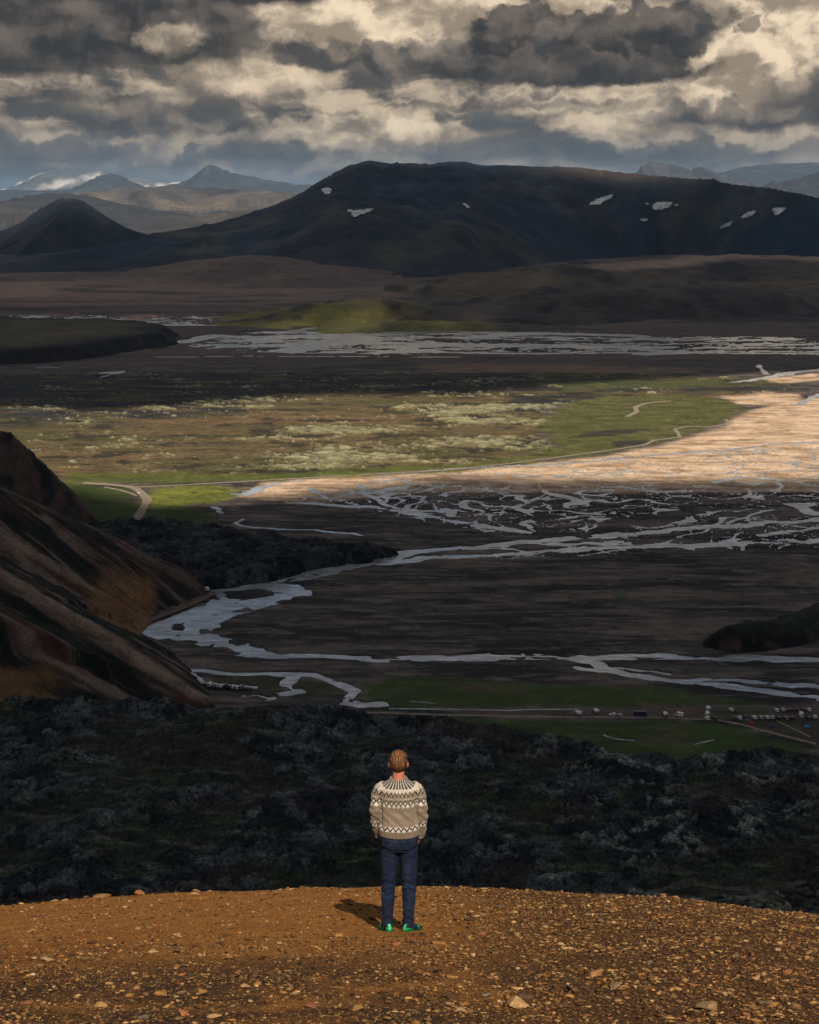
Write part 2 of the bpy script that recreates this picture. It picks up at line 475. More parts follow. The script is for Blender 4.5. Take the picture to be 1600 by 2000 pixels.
def build_valley():
    pr = np.unique(np.concatenate([
        391.0 + 0.35 * 1.13 ** np.arange(38), np.arange(428, 590, 3.0), np.arange(590, 700, 1.1),
        np.arange(700, 1000, 1.35), np.arange(1000, 1395, 1.6), np.arange(1395, 1480, 2.0), np.arange(1480, 1900, 14)]))
    pr = pr[(pr > 396.1) & (pr < 1900)]
    # rows of constant distance (distance on the axis for that pixel row)
    D = G(np.full_like(pr, 800.0), pr)[:, 1]
    tx = np.unique(np.concatenate([np.linspace(-1.5, -0.36, 30), np.arange(-0.36, 0.36, 0.00078), np.linspace(0.36, 1.5, 30)]))
    Y, T = np.meshgrid(D, tx, indexing='ij')
    X = T * Y
    px, py = PX(X, Y, 0 * X)
    # --- water courses
    wob = fbm(X / 40, Y / 40, 3, 5) * 9
    wob2 = fbm(X / 40, Y / 40, 3, 55) * 9
    wet = np.zeros_like(X)
    Xw, Yw = X + wob, Y + wob2
    for pts, w in RIVERS:
        g = P2(*pts)
        lo = g.min(0) - 4 * w - 20; hi = g.max(0) + 4 * w + 20
        sel = (X > lo[0]) & (X < hi[0]) & (Y > lo[1]) & (Y < hi[1])
        if not sel.any(): continue
        d, t = seg_dist(Xw[sel], Yw[sel], g)
        ww = w * (0.75 + 0.5 * fbm(X[sel] / 60, Y[sel] / 60, 3, 9))
        wet[sel] = np.maximum(wet[sel], 1.0 - d / np.maximum(ww * .82, 0.5) * 0.66)
    # braided reaches
    def braid(poly, sx, sy, soft, t1, t2, seed, dens=1.0):
        sd = poly_sd(X, Y, P2(*poly))
        k = sstep(sd, -soft, soft) * dens
        wx = X + fbm(X / 90, Y / 90, 3, seed + 3) * 45; wy = Y + fbm(X / 90, Y / 90, 3, seed + 7) * 45
        a = np.abs(perlin(wx / sx, wy / sy, seed)); b = np.abs(perlin(wx / sx * 2.1 + 4, wy / sy * 2.1, seed + 1))
        c = perlin(wx / sx * 0.6 + 9, wy / sy * 0.6, seed + 2)
        v = np.maximum(1 - a / t1 * 0.66, 1 - b / t2 * 0.66)
        v = np.maximum(v, 1 - np.abs(perlin(wx / sx * 4.3 + 2, wy / sy * 4.3, seed + 5)) / (t2 * .8) * .66 - .15 + .5 * np.minimum(c, 0))
        v = v + sstep(c, 0.05, 0.4) * 0.22
        return np.where(k > 0.02, np.minimum(v, 1) - (1 - k) * 1.4, -9)
    wet = np.maximum(wet, braid([(560, 975), (700, 948), (900, 940), (1250, 944), (1400, 955), (1330, 1000), (1150, 1040), (980, 1048), (860, 1025), (700, 995)], 58, 58, 25, .052, .045, 11))
    wet = np.maximum(wet, braid([(1150, 940), (1700, 925), (1700, 1070), (1000, 1092), (900, 1080), (1100, 1050), (1350, 1000)], 110, 50, 25, .026, .018, 21))
    wet = np.maximum(wet, braid([(700, 930), (1000, 905), (1300, 885), (1700, 850), (1700, 935), (1100, 942), (700, 948)], 90, 70, 20, .018, .014, 31))
    wet = np.maximum(wet, braid([(350, 676), (420, 655), (600, 638), (760, 640), (1000, 644), (1250, 652), (1560, 658), (1720, 680), (1720, 694), (900, 694), (480, 690)], 460, 110, 60, .115, .085, 41))
    wet = np.maximum(wet, braid([(0, 612), (430, 616), (480, 634), (0, 632)], 260, 160, 50, .07, .05, 51))
    nearw = 1 - sstep(Y, 1500, 2300)
    wet = wet + nearw * .30 * fbm(X / 11, Y / 11, 3, 57) - nearw * .55 * sstep(fbm(X / 34, Y / 22, 4, 59), .16, .26) * sstep(wet, .2, .5)
    wet = np.clip(wet, -1, 1)
    # --- cover of the ground
    e = fbm(X / 55, Y / 55, 4, 61) ; e2 = fbm(X / 14, Y / 14, 3, 71)
    def zone(poly, soft=12.0, rag=25.0, seedmix=1.0):
        sd = poly_sd(X, Y, P2(*poly)) + rag * (e + 0.5 * e2 * seedmix)
        return sstep(sd, -soft, soft)
    gravel = np.array([.082, .068, .062])
    col = np.zeros(X.shape + (3,)) + gravel
    stk = fbm(X / 130, Y / 26, 5, 81)
    stk2 = fbm((X + 1.2 * Y) / 60, Y / 16, 4, 83)
    col = cmix(col, (.165, .128, .106), sstep(stk + .5 * stk2, .0, .22))
    col = cmix(col, (.038, .033, .033), sstep(-stk + .5 * stk2, .04, .26))
    fil = fbm((X + .8 * Y) / 34 + 1.2 * stk, Y / 6, 5, 85, .6)
    col = cmix(col, (.185, .150, .128), sstep(fil, .10, .26) * .7)
    col = cmix(col, (.030, .027, .028), sstep(-fil, .12, .30) * .7)
    brown = zone([(-600, 1080), (-600, 540), (2200, 540), (2200, 715), (1500, 715), (900, 700), (-600, 700)], 60, 60)
    far = sstep(Y, 2250, 2700)
    plain = cmix(np.zeros(X.shape + (3,)) + np.array([.120, .085, .074]), (.150, .105, .085), sstep(fbm(X / 700, Y / 260, 5, 91), -.1, .2))
    plain = cmix(plain, (.055, .046, .046), sstep(fbm(X / 500, Y / 160, 5, 93), .05, .22))
    col = lerp(col, plain, far[..., None])
    # sand flats
    sand = zone([(480, 968), (520, 944), (620, 928), (800, 918), (1000, 908), (1170, 893), (1300, 868), (1400, 838), (1450, 806), (1560, 782), (1760, 760), (1760, 960), (1300, 962), (1000, 962), (760, 966), (600, 985)], 10, 16)
    sn = sstep(fbm(X / 60, Y / 14, 5, 101) + .3 * e2, -.02, .22)
    sandc = cmix(np.zeros(X.shape + (3,)) + np.array([.63, .445, .30]), (.40, .255, .155), sn)
    sandc = cmix(sandc, (.68, .53, .40), sstep(fbm(X / 45, Y / 12, 4, 103), .15, .45))
    col = lerp(col, sandc, sand[..., None])
    s2 = zone([(1400, 770), (1480, 764), (1560, 770), (1560, 792), (1430, 790)], 8, 14)
    col = lerp(col, sandc, s2[..., None])
    s3 = zone([(1430, 752), (1500, 738), (1600, 728), (1600, 742), (1500, 752)], 8, 10)
    col = lerp(col, sandc, s3[..., None])
    col = cmix(col, (.36, .22, .15), zone([(-200, 612), (250, 614), (440, 618), (470, 628), (200, 630), (-200, 622)], 20, 40) * sstep(fbm(X / 120, Y / 60, 4, 107), -.1, .3))
    col = cmix(col, (.24, .155, .095), zone([(820, 712), (1000, 708), (1250, 716), (1420, 724), (1200, 732), (860, 730)], 20, 40) * .8)
    # moss-covered old lava, olive brown with pale cushions
    moss = zone([(-900, 735), (0, 735), (300, 728), (700, 730), (1000, 728), (1280, 730), (1500, 742), (1560, 760), (1440, 775), (1200, 780), (1090, 800), (1060, 850), (1090, 885), (980, 905), (700, 926), (420, 940), (160, 935), (0, 945), (-900, 960)], 14, 24)
    olive = cmix(np.zeros(X.shape + (3,)) + np.array([.125, .092, .045]), (.085, .078, .032), sstep(fbm(X / 220, Y / 60, 4, 111), -.15, .35))
    olive = cmix(olive, (.155, .102, .052), sstep(fbm(X / 300, Y / 90, 4, 113), .05, .4))
    darkl = zone([(-900, 728), (0, 728), (500, 728), (900, 728), (1250, 738), (1560, 755), (1560, 770), (1250, 770), (1000, 770), (700, 768), (520, 775), (420, 815), (200, 830), (-900, 850)], 40, 70)
    darkl = np.maximum(darkl, zone([(1000, 775), (1170, 768), (1180, 795), (1080, 815), (980, 800)], 12, 25))
    olive = cmix(olive, (.034, .033, .033), darkl * sstep(fbm(X / 90, Y / 30, 4, 115), -.42, .12))
    hum = fbm(X / 52, Y / 30, 5, 121, .55)
    wlump = worley(X / 17 + .6 * e2, Y / 17, 123)
    lump = sstep(.75 - wlump, 0, .6)
    patch = fbm(X / 190, Y / 80, 3, 131)
    boost = zone([(700, 800), (1000, 770), (1150, 800), (1130, 890), (900, 915), (620, 915), (560, 850)], 60, 60) * .17 + zone([(0, 795), (350, 795), (330, 820), (0, 835)], 30, 30) * .16
    fine = fbm(X / 11, Y / 6, 5, 133, .65)
    cushion = sstep(patch * .9 + .6 * hum + .75 * fine + boost, .24, .46) * moss
    cliffs = sstep(-hum - .25 * patch, .20, .42) * moss
    olive = cmix(olive, (.030, .028, .024), sstep(-hum + .2 * patch - .4 * fine, .10, .28) * .85)
    olive = olive * (1 + .5 * np.clip(fbm(X / 7, Y / 5, 3, 135), -.6, .6))[..., None]
    olive = cmix(olive, (.40, .375, .215), .85 * cushion * (.35 + .65 * lump) * (.75 + .25 * sstep(fine, -.2, .2)))
    col = lerp(col, olive, moss[..., None])
    # grass
    gn = sstep(fbm(X / 50, Y / 16, 4, 141), -.3, .4)
    grass = zone([(300, 952), (420, 946), (470, 952), (455, 968), (430, 982), (300, 992), (270, 985)], 8, 12)
    gcol = cmix(np.zeros(X.shape + (3,)) + np.array([.20, .205, .034]), (.115, .135, .024), gn)
    col = lerp(col, gcol, grass[..., None])
    g2 = zone([(110, 945), (250, 952), (262, 985), (400, 990), (430, 1020), (120, 1030), (60, 960)], 10, 14) * (1 - grass)
    col = cmix(col, (.055, .075, .020), g2)
    col = cmix(col, (.085, .105, .022), zone([(130, 925), (500, 928), (900, 908), (1060, 890), (1060, 902), (900, 922), (520, 940), (130, 946)], 8, 12) * .85)
    g3 = zone([(1080, 800), (1180, 778), (1320, 772), (1440, 782), (1460, 800), (1400, 832), (1300, 862), (1180, 888), (1000, 905), (880, 915), (1000, 895), (1100, 872), (1060, 845)], 10, 22)
    g3c = cmix(np.zeros(X.shape + (3,)) + np.array([.120, .118, .036]), (.072, .080, .024), gn)
    col = lerp(col, g3c, (g3 * .95)[..., None])
    tuft = fbm(X / 9, Y / 6, 4, 143, .6)
    col = cmix(col, (.075, .066, .032), np.maximum(g3, grass) * sstep(tuft, .06, .28) * .75)
    col = cmix(col, (.16, .155, .055), np.maximum(g3, grass) * sstep(-tuft, .10, .30) * .5)
    # lava mounds standing in the meadow
    col = cmix(col, (.05, .045, .035), zone([(1090, 858), (1200, 838), (1290, 838), (1190, 850)], 6, 16) + zone([(1190, 864), (1260, 858), (1280, 866), (1200, 874)], 5, 12))
    col = cmix(col, (.080, .085, .030), zone([(1090, 745), (1400, 742), (1420, 756), (1100, 766)], 12, 20) * .8)
    # camp meadow and the green by the streams
    camp = zone([(690, 1330), (820, 1325), (1100, 1335), (1300, 1340), (1420, 1360), (1500, 1375), (1380, 1378), (1000, 1384), (760, 1382), (700, 1360)], 5, 10)
    camp2 = zone([(960, 1404), (1300, 1408), (1430, 1418), (1560, 1455), (1560, 1500), (900, 1500), (860, 1402)], 4, 6)
    cg = cmix(np.zeros(X.shape + (3,)) + np.array([.060, .092, .026]), (.100, .090, .042), sstep(fbm(X / 40, Y / 22, 4, 151), -.05, .35))
    col = lerp(col, cg, np.maximum(camp, camp2)[..., None])
    col = cmix(col, (.040, .075, .020), camp2 * sstep(fbm(X / 30, Y / 20, 4, 153), -.2, .2) * .8)
    col = cmix(col, (.125, .090, .068), zone([(900, 1383), (1300, 1384), (1460, 1384), (1640, 1372), (1640, 1480), (1560, 1440), (1440, 1408), (1300, 1402), (900, 1397)], 2, 3))
    col = cmix(col, (.075, .065, .052), zone([(1440, 1403), (1640, 1403), (1640, 1465), (1560, 1448)], 2, 4))
    col = cmix(col, (.060, .075, .028), zone([(1390, 1388), (1500, 1388), (1500, 1394), (1400, 1396)], 1.5, 2))
    col = cmix(col, (.062, .060, .028), zone([(390, 1318), (560, 1320), (540, 1345), (420, 1334)], 3, 6) * .8)
    col = cmix(col, (.062, .062, .028), zone([(580, 1330), (640, 1330), (690, 1352), (600, 1368), (560, 1360)], 3, 6) * .8)
    col = cmix(col, (.055, .085, .025), zone([(1205, 1155), (1235, 1155), (1230, 1178), (1195, 1172)], 4, 10) * .8)
    # damp dark margins along the channels
    col = cmix(col, col * .62, sstep(wet, -.15, .25) * .8)
    rz = .12 * e2 + .25 * e
    hz = moss * (hum * 1.5 + cushion * 1.6 * (.4 + lump) - cliffs * 1.0 + .8)
    hz = hz + darkl * moss * (ridged(X / 30, Y / 30, 4, 161) * 1.6 + .5)
    farz = far * (fbm(X / 500, Y / 350, 4, 171) + .25) * 7 * sstep(Y, 3200, 4200)
    Z = rz * (1 - moss) + hz + farz
    Z = lerp(np.maximum(Z, -.1), -1.5 + 0 * Z, sstep(wet, .05, .70))
    Z = np.where(Y < 560, Z - sstep(560 - Y, 0, 60) * .5, Z)
    o = grid_obj('valley_floor', X, Y, Z, M_valley, {'col': np.clip(col, 0.004, .9)})
    structure(o)
build_valley()

# water level: one sheet; the channels are cut below it
def build_water():
    D = np.array([560., 700, 900, 1200, 1700, 2500, 3600, 5000])
    T = np.linspace(-.6, .6, 13)
    Y, TT = np.meshgrid(D, T, indexing='ij')
    structure(grid_obj('river', TT * Y, Y, np.full_like(Y, -.50), M_water))
build_water()

def ribbon(name, pts, width, mat, z=.35, px=True, wob=0.12):
    g = P2(*pts) if px else np.array(pts, float)
    # resample
    seg = np.r_[0, np.cumsum(np.hypot(*np.diff(g, axis=0).T))]
    n = max(8, int(seg[-1] / max(width * .8, 2)))
    s = np.linspace(0, seg[-1], n)
    c = np.stack([np.interp(s, seg, g[:, 0]), np.interp(s, seg, g[:, 1])], 1)
    for _ in range(3):
        c[1:-1] = (c[:-2] + 2 * c[1:-1] + c[2:]) / 4
    t = np.gradient(c, axis=0); t /= np.linalg.norm(t, axis=1)[:, None] + 1e-9
    nrm = np.stack([-t[:, 1], t[:, 0]], 1)
    w = width * (1 + wob * 2.5 * fbm(s / (width * 4), s * 0 + 3, 3, 7))
    L = c + nrm * w[:, None] / 2; Rr = c - nrm * w[:, None] / 2
    X = np.stack([L[:, 0], c[:, 0], Rr[:, 0]], 1); Y = np.stack([L[:, 1], c[:, 1], Rr[:, 1]], 1)
    Z = np.stack([s * 0 + z - .3, s * 0 + z, s * 0 + z - .3], 1)
    return structure(grid_obj(name, X, Y, Z, mat))
ribbon('dirt_road', [(163, 943), (215, 946), (262, 951), (276, 962), (290, 976), (280, 992), (262, 1020)], 8.5, M_road)
ribbon('dirt_road', [(266, 951), (330, 949), (420, 944), (520, 938), (700, 928), (880, 918), (1000, 905), (1100, 892), (1190, 880), (1260, 869), (1278, 860), (1330, 854), (1318, 838), (1345, 833)], 5, M_road, .6)
ribbon('dirt_road', [(205, 951), (240, 958), (268, 968)], 4, M_road, .3)
ribbon('dirt_road', [(1224, 814), (1245, 804), (1240, 795), (1262, 787), (1310, 783)], 7, M_road, .4)
ribbon('dirt_road', [(1345, 833), (1390, 834), (1424, 826), (1418, 819)], 5, M_road, .4)
ribbon('dirt_road', [(1410, 752), (1440, 747), (1500, 752)], 8, M_road, .5)
ribbon('dirt_road', [(85, 1031), (110, 1026), (135, 1022)], 5, M_road, .5)
ribbon('camp_road', [(700, 1391), (900, 1397), (1100, 1400), (1300, 1402), (1400, 1406), (1450, 1415), (1510, 1432), (1595, 1453)], 2.6, M_road, .3)
ribbon('foot_path', [(1518, 1408), (1552, 1424), (1585, 1440)], 1.6, M_road, .3)
ribbon('shallow_stream', [(760, 1384), (900, 1386), (1000, 1388), (1030, 1386), (1130, 1386)], 1.6, M_water, .35, wob=.3)
ribbon('shallow_stream', [(1180, 1436), (1195, 1443), (1212, 1445), (1240, 1447)], 1.6, M_water, .4, wob=.3)
ribbon('shallow_stream', [(1355, 1455), (1372, 1450), (1394, 1446)], 1.2, M_water, .4, wob=.3)
ribbon('shallow_stream', [(800, 1370), (830, 1372), (852, 1375)], 1.4, M_water, .35, wob=.3)

# ---------------------------------------------------------------- hills and mountains
def ridge_h(X, Y, pts, prof):
    """height of a ridge: crest polyline with heights, cross profile prof(distance, crest height)"""
    pts = np.asarray(pts, float)
    d, t = seg_dist(X, Y, pts[:, :2])
    zc = np.interp(t, np.arange(len(pts)), pts[:, 2])
    return prof(d, zc), d, t

def polar_grid(x0, x1, y0, y1, nx, ny):
    tx = np.linspace((x0 - 800) / F, (x1 - 800) / F, nx) / CP
    D = np.geomspace(y0, y1, ny)
    Y, T = np.meshgrid(D, tx, indexing='ij')
    return T * Y, Y

def dens(n, pts):
    """densify a pixel skyline"""
    a = np.array(pts, float); s = np.linspace(0, len(a) - 1, n)
    return np.stack([np.interp(s, np.arange(len(a)), a[:, k]) for k in range(a.shape[1])], 1)

# main mountain -------------------------------------------------------
def build_mountain():
    X, Y = polar_grid(-330, 2100, 4900, 10800, 620, 250)
    sk = [(-250, 560, 5900), (20, 516, 6000), (120, 490, 6100), (250, 470, 6300), (300, 452, 6600), (360, 444, 6900), (430, 431, 7200), (480, 416, 7400), (540, 396, 7600),
          (590, 373, 7700), (640, 341, 7800), (680, 321, 7850), (720, 310, 7900), (760, 316, 7900), (800, 315, 7900), (840, 319, 7950), (862, 314, 7950), (905, 312, 7950), (940, 320, 8000),
          (990, 319, 8000), (1060, 322, 8000), (1130, 323, 8000), (1200, 332, 8000), (1290, 341, 7900), (1400, 349, 7700), (1430, 357, 7600), (1500, 363, 7500), (1600, 383, 7300), (1750, 405, 7200), (2050, 470, 7000)]
    a = dens(220, sk)
    crest = AT(a[:, 0], a[:, 1], a[:, 2])
    ii = np.arange(220)
    crest[:, 2] += 7 * fbm(ii / 3.5, np.zeros(220), 4, 3) + 22 * np.maximum(fbm(ii / 1.7, np.zeros(220) + 9, 2, 8) - .18, 0)
    az = crest[:, 0] / crest[:, 1]; o_ = np.argsort(az)
    A = X / Y
    zc = np.interp(A, az[o_], crest[o_, 2]); yc = np.interp(A, az[o_], crest[o_, 1])
    bl = np.array([(-400, 528), (0, 527), (300, 535), (600, 548), (900, 542), (1100, 512), (1300, 497), (1700, 494), (2200, 500)], float)
    bp = G(bl[:, 0], bl[:, 1]); yb = np.interp(A, bp[:, 0] / bp[:, 1], bp[:, 1])
    yb = np.minimum(yb, yc - 350) + 160 * fbm(X / 500, Y / 500, 3, 7)
    front = Y < yc
    d = np.abs(yc - Y)
    q = np.clip(np.where(front, d / (yc - yb), d / 1900), 0, 1)
    steep = sstep(zc, 150, 420)
    prof = lerp(1 - q, (1 - q) ** 1.5, .6) * (1 - .35 * steep * np.sin(q * math.pi) * 0) + .10 * steep * np.sin(q * math.pi)
    Z = zc * prof
    gul = ridged((X + 260 * fbm(X / 600, Y / 600, 3, 13)) / 480, (Y + 260 * fbm(X / 600, Y / 600, 3, 15)) / 1500, 4, 17)
    rough = fbm(X / 260, Y / 260, 6, 19)
    k = sstep(d, 20, 500) * sstep(prof, .02, .25)
    Z = Z + (gul * 34 + rough * 50 + ridged((X + 60 * fbm(X / 200, Y / 200, 3, 24)) / 150, Y / 260, 5, 23, .6) * 20) * k * np.clip(zc / 400, .25, 1) - 6
    base = np.zeros(X.shape + (3,)) + np.array([.010, .020, .034])  # blue of the distance haze partly put into the rock colour
    n1 = fbm(X / 500, Y / 300, 5, 29)
    col = cmix(base, (.032, .036, .038), sstep(n1, .06, .26))
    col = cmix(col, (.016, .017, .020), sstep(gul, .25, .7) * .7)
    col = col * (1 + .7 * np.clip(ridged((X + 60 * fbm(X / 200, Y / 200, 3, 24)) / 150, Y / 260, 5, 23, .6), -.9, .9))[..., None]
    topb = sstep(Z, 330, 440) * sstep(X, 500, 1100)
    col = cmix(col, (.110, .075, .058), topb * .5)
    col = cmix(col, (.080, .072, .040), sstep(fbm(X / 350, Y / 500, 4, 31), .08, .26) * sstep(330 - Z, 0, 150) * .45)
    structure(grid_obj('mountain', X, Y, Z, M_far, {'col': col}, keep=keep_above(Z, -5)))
    return X, Y, Z
MX, MY, MZ = build_mountain()

def surf_at(px, py, XX, YY, ZZ):
    """where the photo pixel's line of sight first meets a grid surface"""
    tx = XX[0] / YY[0]; D = YY[:, 0]
    out = []
    for a, b in zip(np.atleast_1d(px), np.atleast_1d(py)):
        dx, dy, dz = ray(a, b)
        c = np.clip(np.interp(dx / dy, tx, np.arange(len(tx))), 0, len(tx) - 1.001)
        i = int(c); f = c - i
        col = ZZ[:, i] * (1 - f) + ZZ[:, i + 1] * f
        r = H + dz / dy * D
        hit = np.nonzero(col > r)[0]
        if len(hit) == 0: out.append(None); continue
        j = max(hit[0], 1)
        g0, g1 = r[j - 1] - col[j - 1], r[j] - col[j]
        s = g0 / (g0 - g1 + 1e-9)
        d = D[j - 1] + s * (D[j] - D[j - 1])
        out.append((dx / dy * d, d, H + dz / dy * d))
    return out

# old snow lying in hollows of the mountain
SNOW = [
    [(627, 371), (640, 367), (649, 371), (646, 377), (636, 381)],
    [(676, 413), (684, 410), (690, 413), (733, 408), (726, 414), (706, 419), (692, 426), (686, 420), (688, 416)],
    [(903, 398), (908, 399), (920, 408), (915, 408)],
    [(1148, 401), (1165, 390), (1200, 379), (1192, 388), (1178, 393), (1170, 402), (1158, 401)],
    [(1271, 403), (1283, 396), (1303, 395), (1315, 397), (1306, 405), (1290, 411), (1276, 412)],
    [(1246, 431), (1254, 428), (1266, 429), (1262, 434), (1254, 432)],
    [(1403, 448), (1414, 439), (1431, 433), (1426, 440), (1412, 445)],
    [(1443, 428), (1460, 416), (1477, 412), (1470, 420), (1455, 426)],
    [(1506, 409), (1520, 406), (1535, 407), (1528, 413), (1517, 422), (1511, 420)],
    [(628, 349), (642, 342), (650, 340), (640, 347)],
    [(1260, 398), (1268, 397), (1264, 402)], [(1316, 402), (1324, 400), (1321, 404)],
]
def build_snow():
    for poly in SNOW:
        a = np.array(poly, float); a = a.mean(0) + (a - a.mean(0)) * .88
        lo, hi = a.min(0), a.max(0)
        nx = max(8, int((hi[0] - lo[0]) / 1.6)); ny = max(6, int((hi[1] - lo[1]) / 1.3))
        gx, gy = np.meshgrid(np.linspace(lo[0], hi[0], nx), np.linspace(lo[1], hi[1], ny))
        sd = poly_sd(gx, gy, a) + 1.6 * fbm(gx / 7, gy / 4, 3, int(lo[0]))
        pts = surf_at(gx.ravel(), gy.ravel(), MX, MY, MZ)
        V = np.array([(p[0], p[1] - 14, p[2] + 5) if p else (0, 0, -999) for p in pts]).reshape(ny, nx, 3)
        # thickness tapers to nothing at the rim
        V[..., 2] += np.clip(sd * 1.2, -6, 2)
        bad = (V[..., 2] < -500)
        ok = ~(bad[:-1, :-1] | bad[1:, :-1] | bad[:-1, 1:] | bad[1:, 1:]) & keep_above(sd, 0.0)
        if ok.sum() == 0: continue
        structure(grid_obj('snow_patch', V[..., 0], V[..., 1], V[..., 2], M_snow, keep=ok))
build_snow()

# dark cone on the left
def build_cone():
    X, Y = polar_grid(-260, 360, 6700, 9600, 260, 170)
    c = AT([-60, 40, 95, 120, 140, 165, 215, 260, 300], [480, 432, 397, 386, 385, 393, 425, 447, 462], [8000] * 9)
    def prof(d, z): return z - .60 * d + .00010 * d * d
    Z, d, t = ridge_h(X, Y, c, prof)
    sp = AT([135, 110, 60, 20], [388, 425, 470, 515], [8000, 7700, 7350, 7050])
    d2, t2 = seg_dist(X, Y, sp[:, :2])
    Z = np.maximum(Z, np.interp(t2, np.arange(4), sp[:, 2]) - .55 * d2)
    Z = Z + ridged(X / 160, Y / 160, 4, 3) * 9 + fbm(X / 70, Y / 70, 3, 8) * 7 - 6
    col = cmix(np.zeros(X.shape + (3,)) + np.array([.017, .022, .030]), (.032, .031, .032), sstep(fbm(X / 200, Y / 200, 4, 4), 0, .4))
    structure(grid_obj('cone_hill', X, Y, Z, M_far, {'col': col}, keep=keep_above(Z, -5)))
build_cone()

def skyline_hill(name, sky, wf, wb, seed, cols, mat, amp=10, scale=400, n=(300, 90), z0=-10, power=1.3, ext=120, fade=None):
    a = dens(160, sky)
    c = AT(a[:, 0], a[:, 1], a[:, 2])
    s = np.arange(160)
    c[:, 2] += amp * .55 * fbm(s / 6.0, s * 0 + seed, 4, seed)
    X, Y = polar_grid(a[:, 0].min() - ext, a[:, 0].max() + ext, max(c[:, 1].min() - wf * 1.25, 900), c[:, 1].max() + wb, n[0], n[1])
    o = np.argsort(c[:, 0]); fr = Y < np.interp(X, c[o, 0], c[o, 1])
    d, t = seg_dist(X, Y, c[:, :2])
    zc = np.interp(t, s, c[:, 2])
    q = np.clip(d / (np.where(fr, wf, wb) * (1 + .3 * fbm(X / scale / 1.5, Y / scale / 1.5, 3, seed + 5))), 0, 1)
    pr = (1 - q) ** power * (.6 + .4 * (1 - q)) if power != 0 else .5 + .5 * np.cos(q * math.pi)
    Z = zc * pr + z0 * q
    k = sstep(d, 0, scale * .8) * sstep(1 - q, 0, .25) * np.clip(zc / (amp * 2.0), 0, 1)
    g = ridged(X / scale, Y / (scale * 1.6), 4, seed + 9)
    f = fbm(X / scale * 1.7, Y / scale * 1.7, 5, seed + 11)
    Z = Z + (g * .6 + f) * amp * k
    col = np.zeros(X.shape + (3,)) + np.array(cols[0], float)
    col = cmix(col, cols[1], sstep(fbm(X / scale / 1.2, Y / scale / 1.6, 5, seed + 21), -.05, .35))
    if len(cols) > 2: col = cmix(col, cols[2], sstep(fbm(X / scale * 1.5, Y / scale, 4, seed + 23) + .3 * g, .18, .45))
    if fade:
        px, py = PX(X, Y, Z)
        col = cmix(col, (.085, .066, .055), sstep(px + 25 * f, fade[0], fade[1]))
    structure(grid_obj(name, X, Y, Z, mat, {'col': col}, keep=keep_above(Z, z0 * .7)))
    return X, Y, Z

# rolling brown hills right of the far river
skyline_hill('rolling_hills', [(872, 584, 4100), (900, 572, 4120), (930, 556, 4150), (1000, 536, 4200), (1060, 522, 4250), (1110, 516, 4300), (1180, 513, 4400), (1290, 502, 4600), (1400, 497, 4650), (1520, 498, 4600), (1600, 501, 4600), (1800, 508, 4500), (2050, 530, 4400)],
             780, 900, 301, [(.080, .062, .053), (.125, .095, .062), (.045, .040, .038)], M_hill, 26, 300, (520, 190), -6, 1.0)
skyline_hill('rolling_hills', [(930, 632, 3330), (1000, 600, 3480), (1060, 580, 3560), (1130, 570, 3620), (1250, 562, 3700), (1400, 560, 3760), (1600, 572, 3780), (1800, 590, 3700)],
             300, 500, 331, [(.066, .054, .048), (.100, .078, .060), (.040, .036, .035)], M_hill, 18, 170, (420, 150), -5, 0)
skyline_hill('mossy_hill', [(470, 634, 3300), (540, 622, 3340), (600, 608, 3380), (650, 594, 3420), (690, 589, 3440), (740, 586, 3450), (790, 590, 3450), (850, 604, 3440), (905, 625, 3400), (940, 638, 3360)],
             190, 380, 351, [(.20, .175, .048), (.13, .105, .045), (.075, .060, .042)], M_hill, 9, 110, (300, 110), -4, 0, 60, fade=(770, 860))
skyline_hill('mossy_hill', [(600, 655, 3060), (690, 643, 3150), (740, 633, 3200), (800, 628, 3210), (900, 630, 3210), (1000, 634, 3200), (1060, 641, 3180)],
             80, 200, 361, [(.17, .155, .050), (.10, .088, .042)], M_hill, 3, 70, (260, 60), -3, 0, 90, fade=(900, 1010))
skyline_hill('low_ridge', [(230, 540, 5250), (320, 526, 5300), (420, 507, 5500), (500, 498, 5600), (600, 512, 5500), (680, 530, 5200), (760, 544, 5150)], 700, 500, 371, [(.115, .080, .066), (.15, .105, .082)], M_hill, 12, 260, (200, 60), -6, 0, 60)

# far hills and peaks -------------------------------------------------
skyline_hill('far_hills', [(90, 400, 15000), (150, 376, 15500), (200, 372, 16000), (235, 365, 16000), (300, 364, 16500), (340, 361, 16500), (400, 366, 16500), (450, 369, 16500), (520, 374, 16000), (550, 373, 15500), (575, 379, 15500), (640, 400, 15000)],
             3600, 3500, 401, [(.085, .075, .066), (.150, .122, .090), (.045, .045, .046)], M_far, 75, 900, (300, 110), -40, 1.0)
skyline_hill('far_hills', [(-120, 395, 12500), (0, 392, 12500), (60, 380, 12500), (110, 375, 12600), (160, 378, 12700), (230, 400, 12500), (300, 425, 12000)],
             2500, 2500, 421, [(.040, .042, .046), (.060, .055, .052)], M_far, 40, 800, (220, 80), -40, 1.0)
skyline_hill('far_hills', [(360, 432, 11000), (430, 416, 11300), (490, 408, 11500), (560, 408, 11500), (640, 420, 11000)], 1200, 1500, 431, [(.05, .048, .046), (.08, .068, .058)], M_far, 30, 500, (160, 60), -30, 1.0)
skyline_hill('blue_peak', [(130, 372, 20000), (165, 356, 20000), (195, 341, 20000), (215, 336, 20000), (235, 341, 20000), (260, 354, 20000), (290, 366, 20000)], 4200, 4000, 441, [(.055, .07, .08), (.075, .085, .09)], M_far, 60, 1500, (130, 50), -40, 1.0, 60)  # both blue peaks: bluish haze partly put into the rock colour
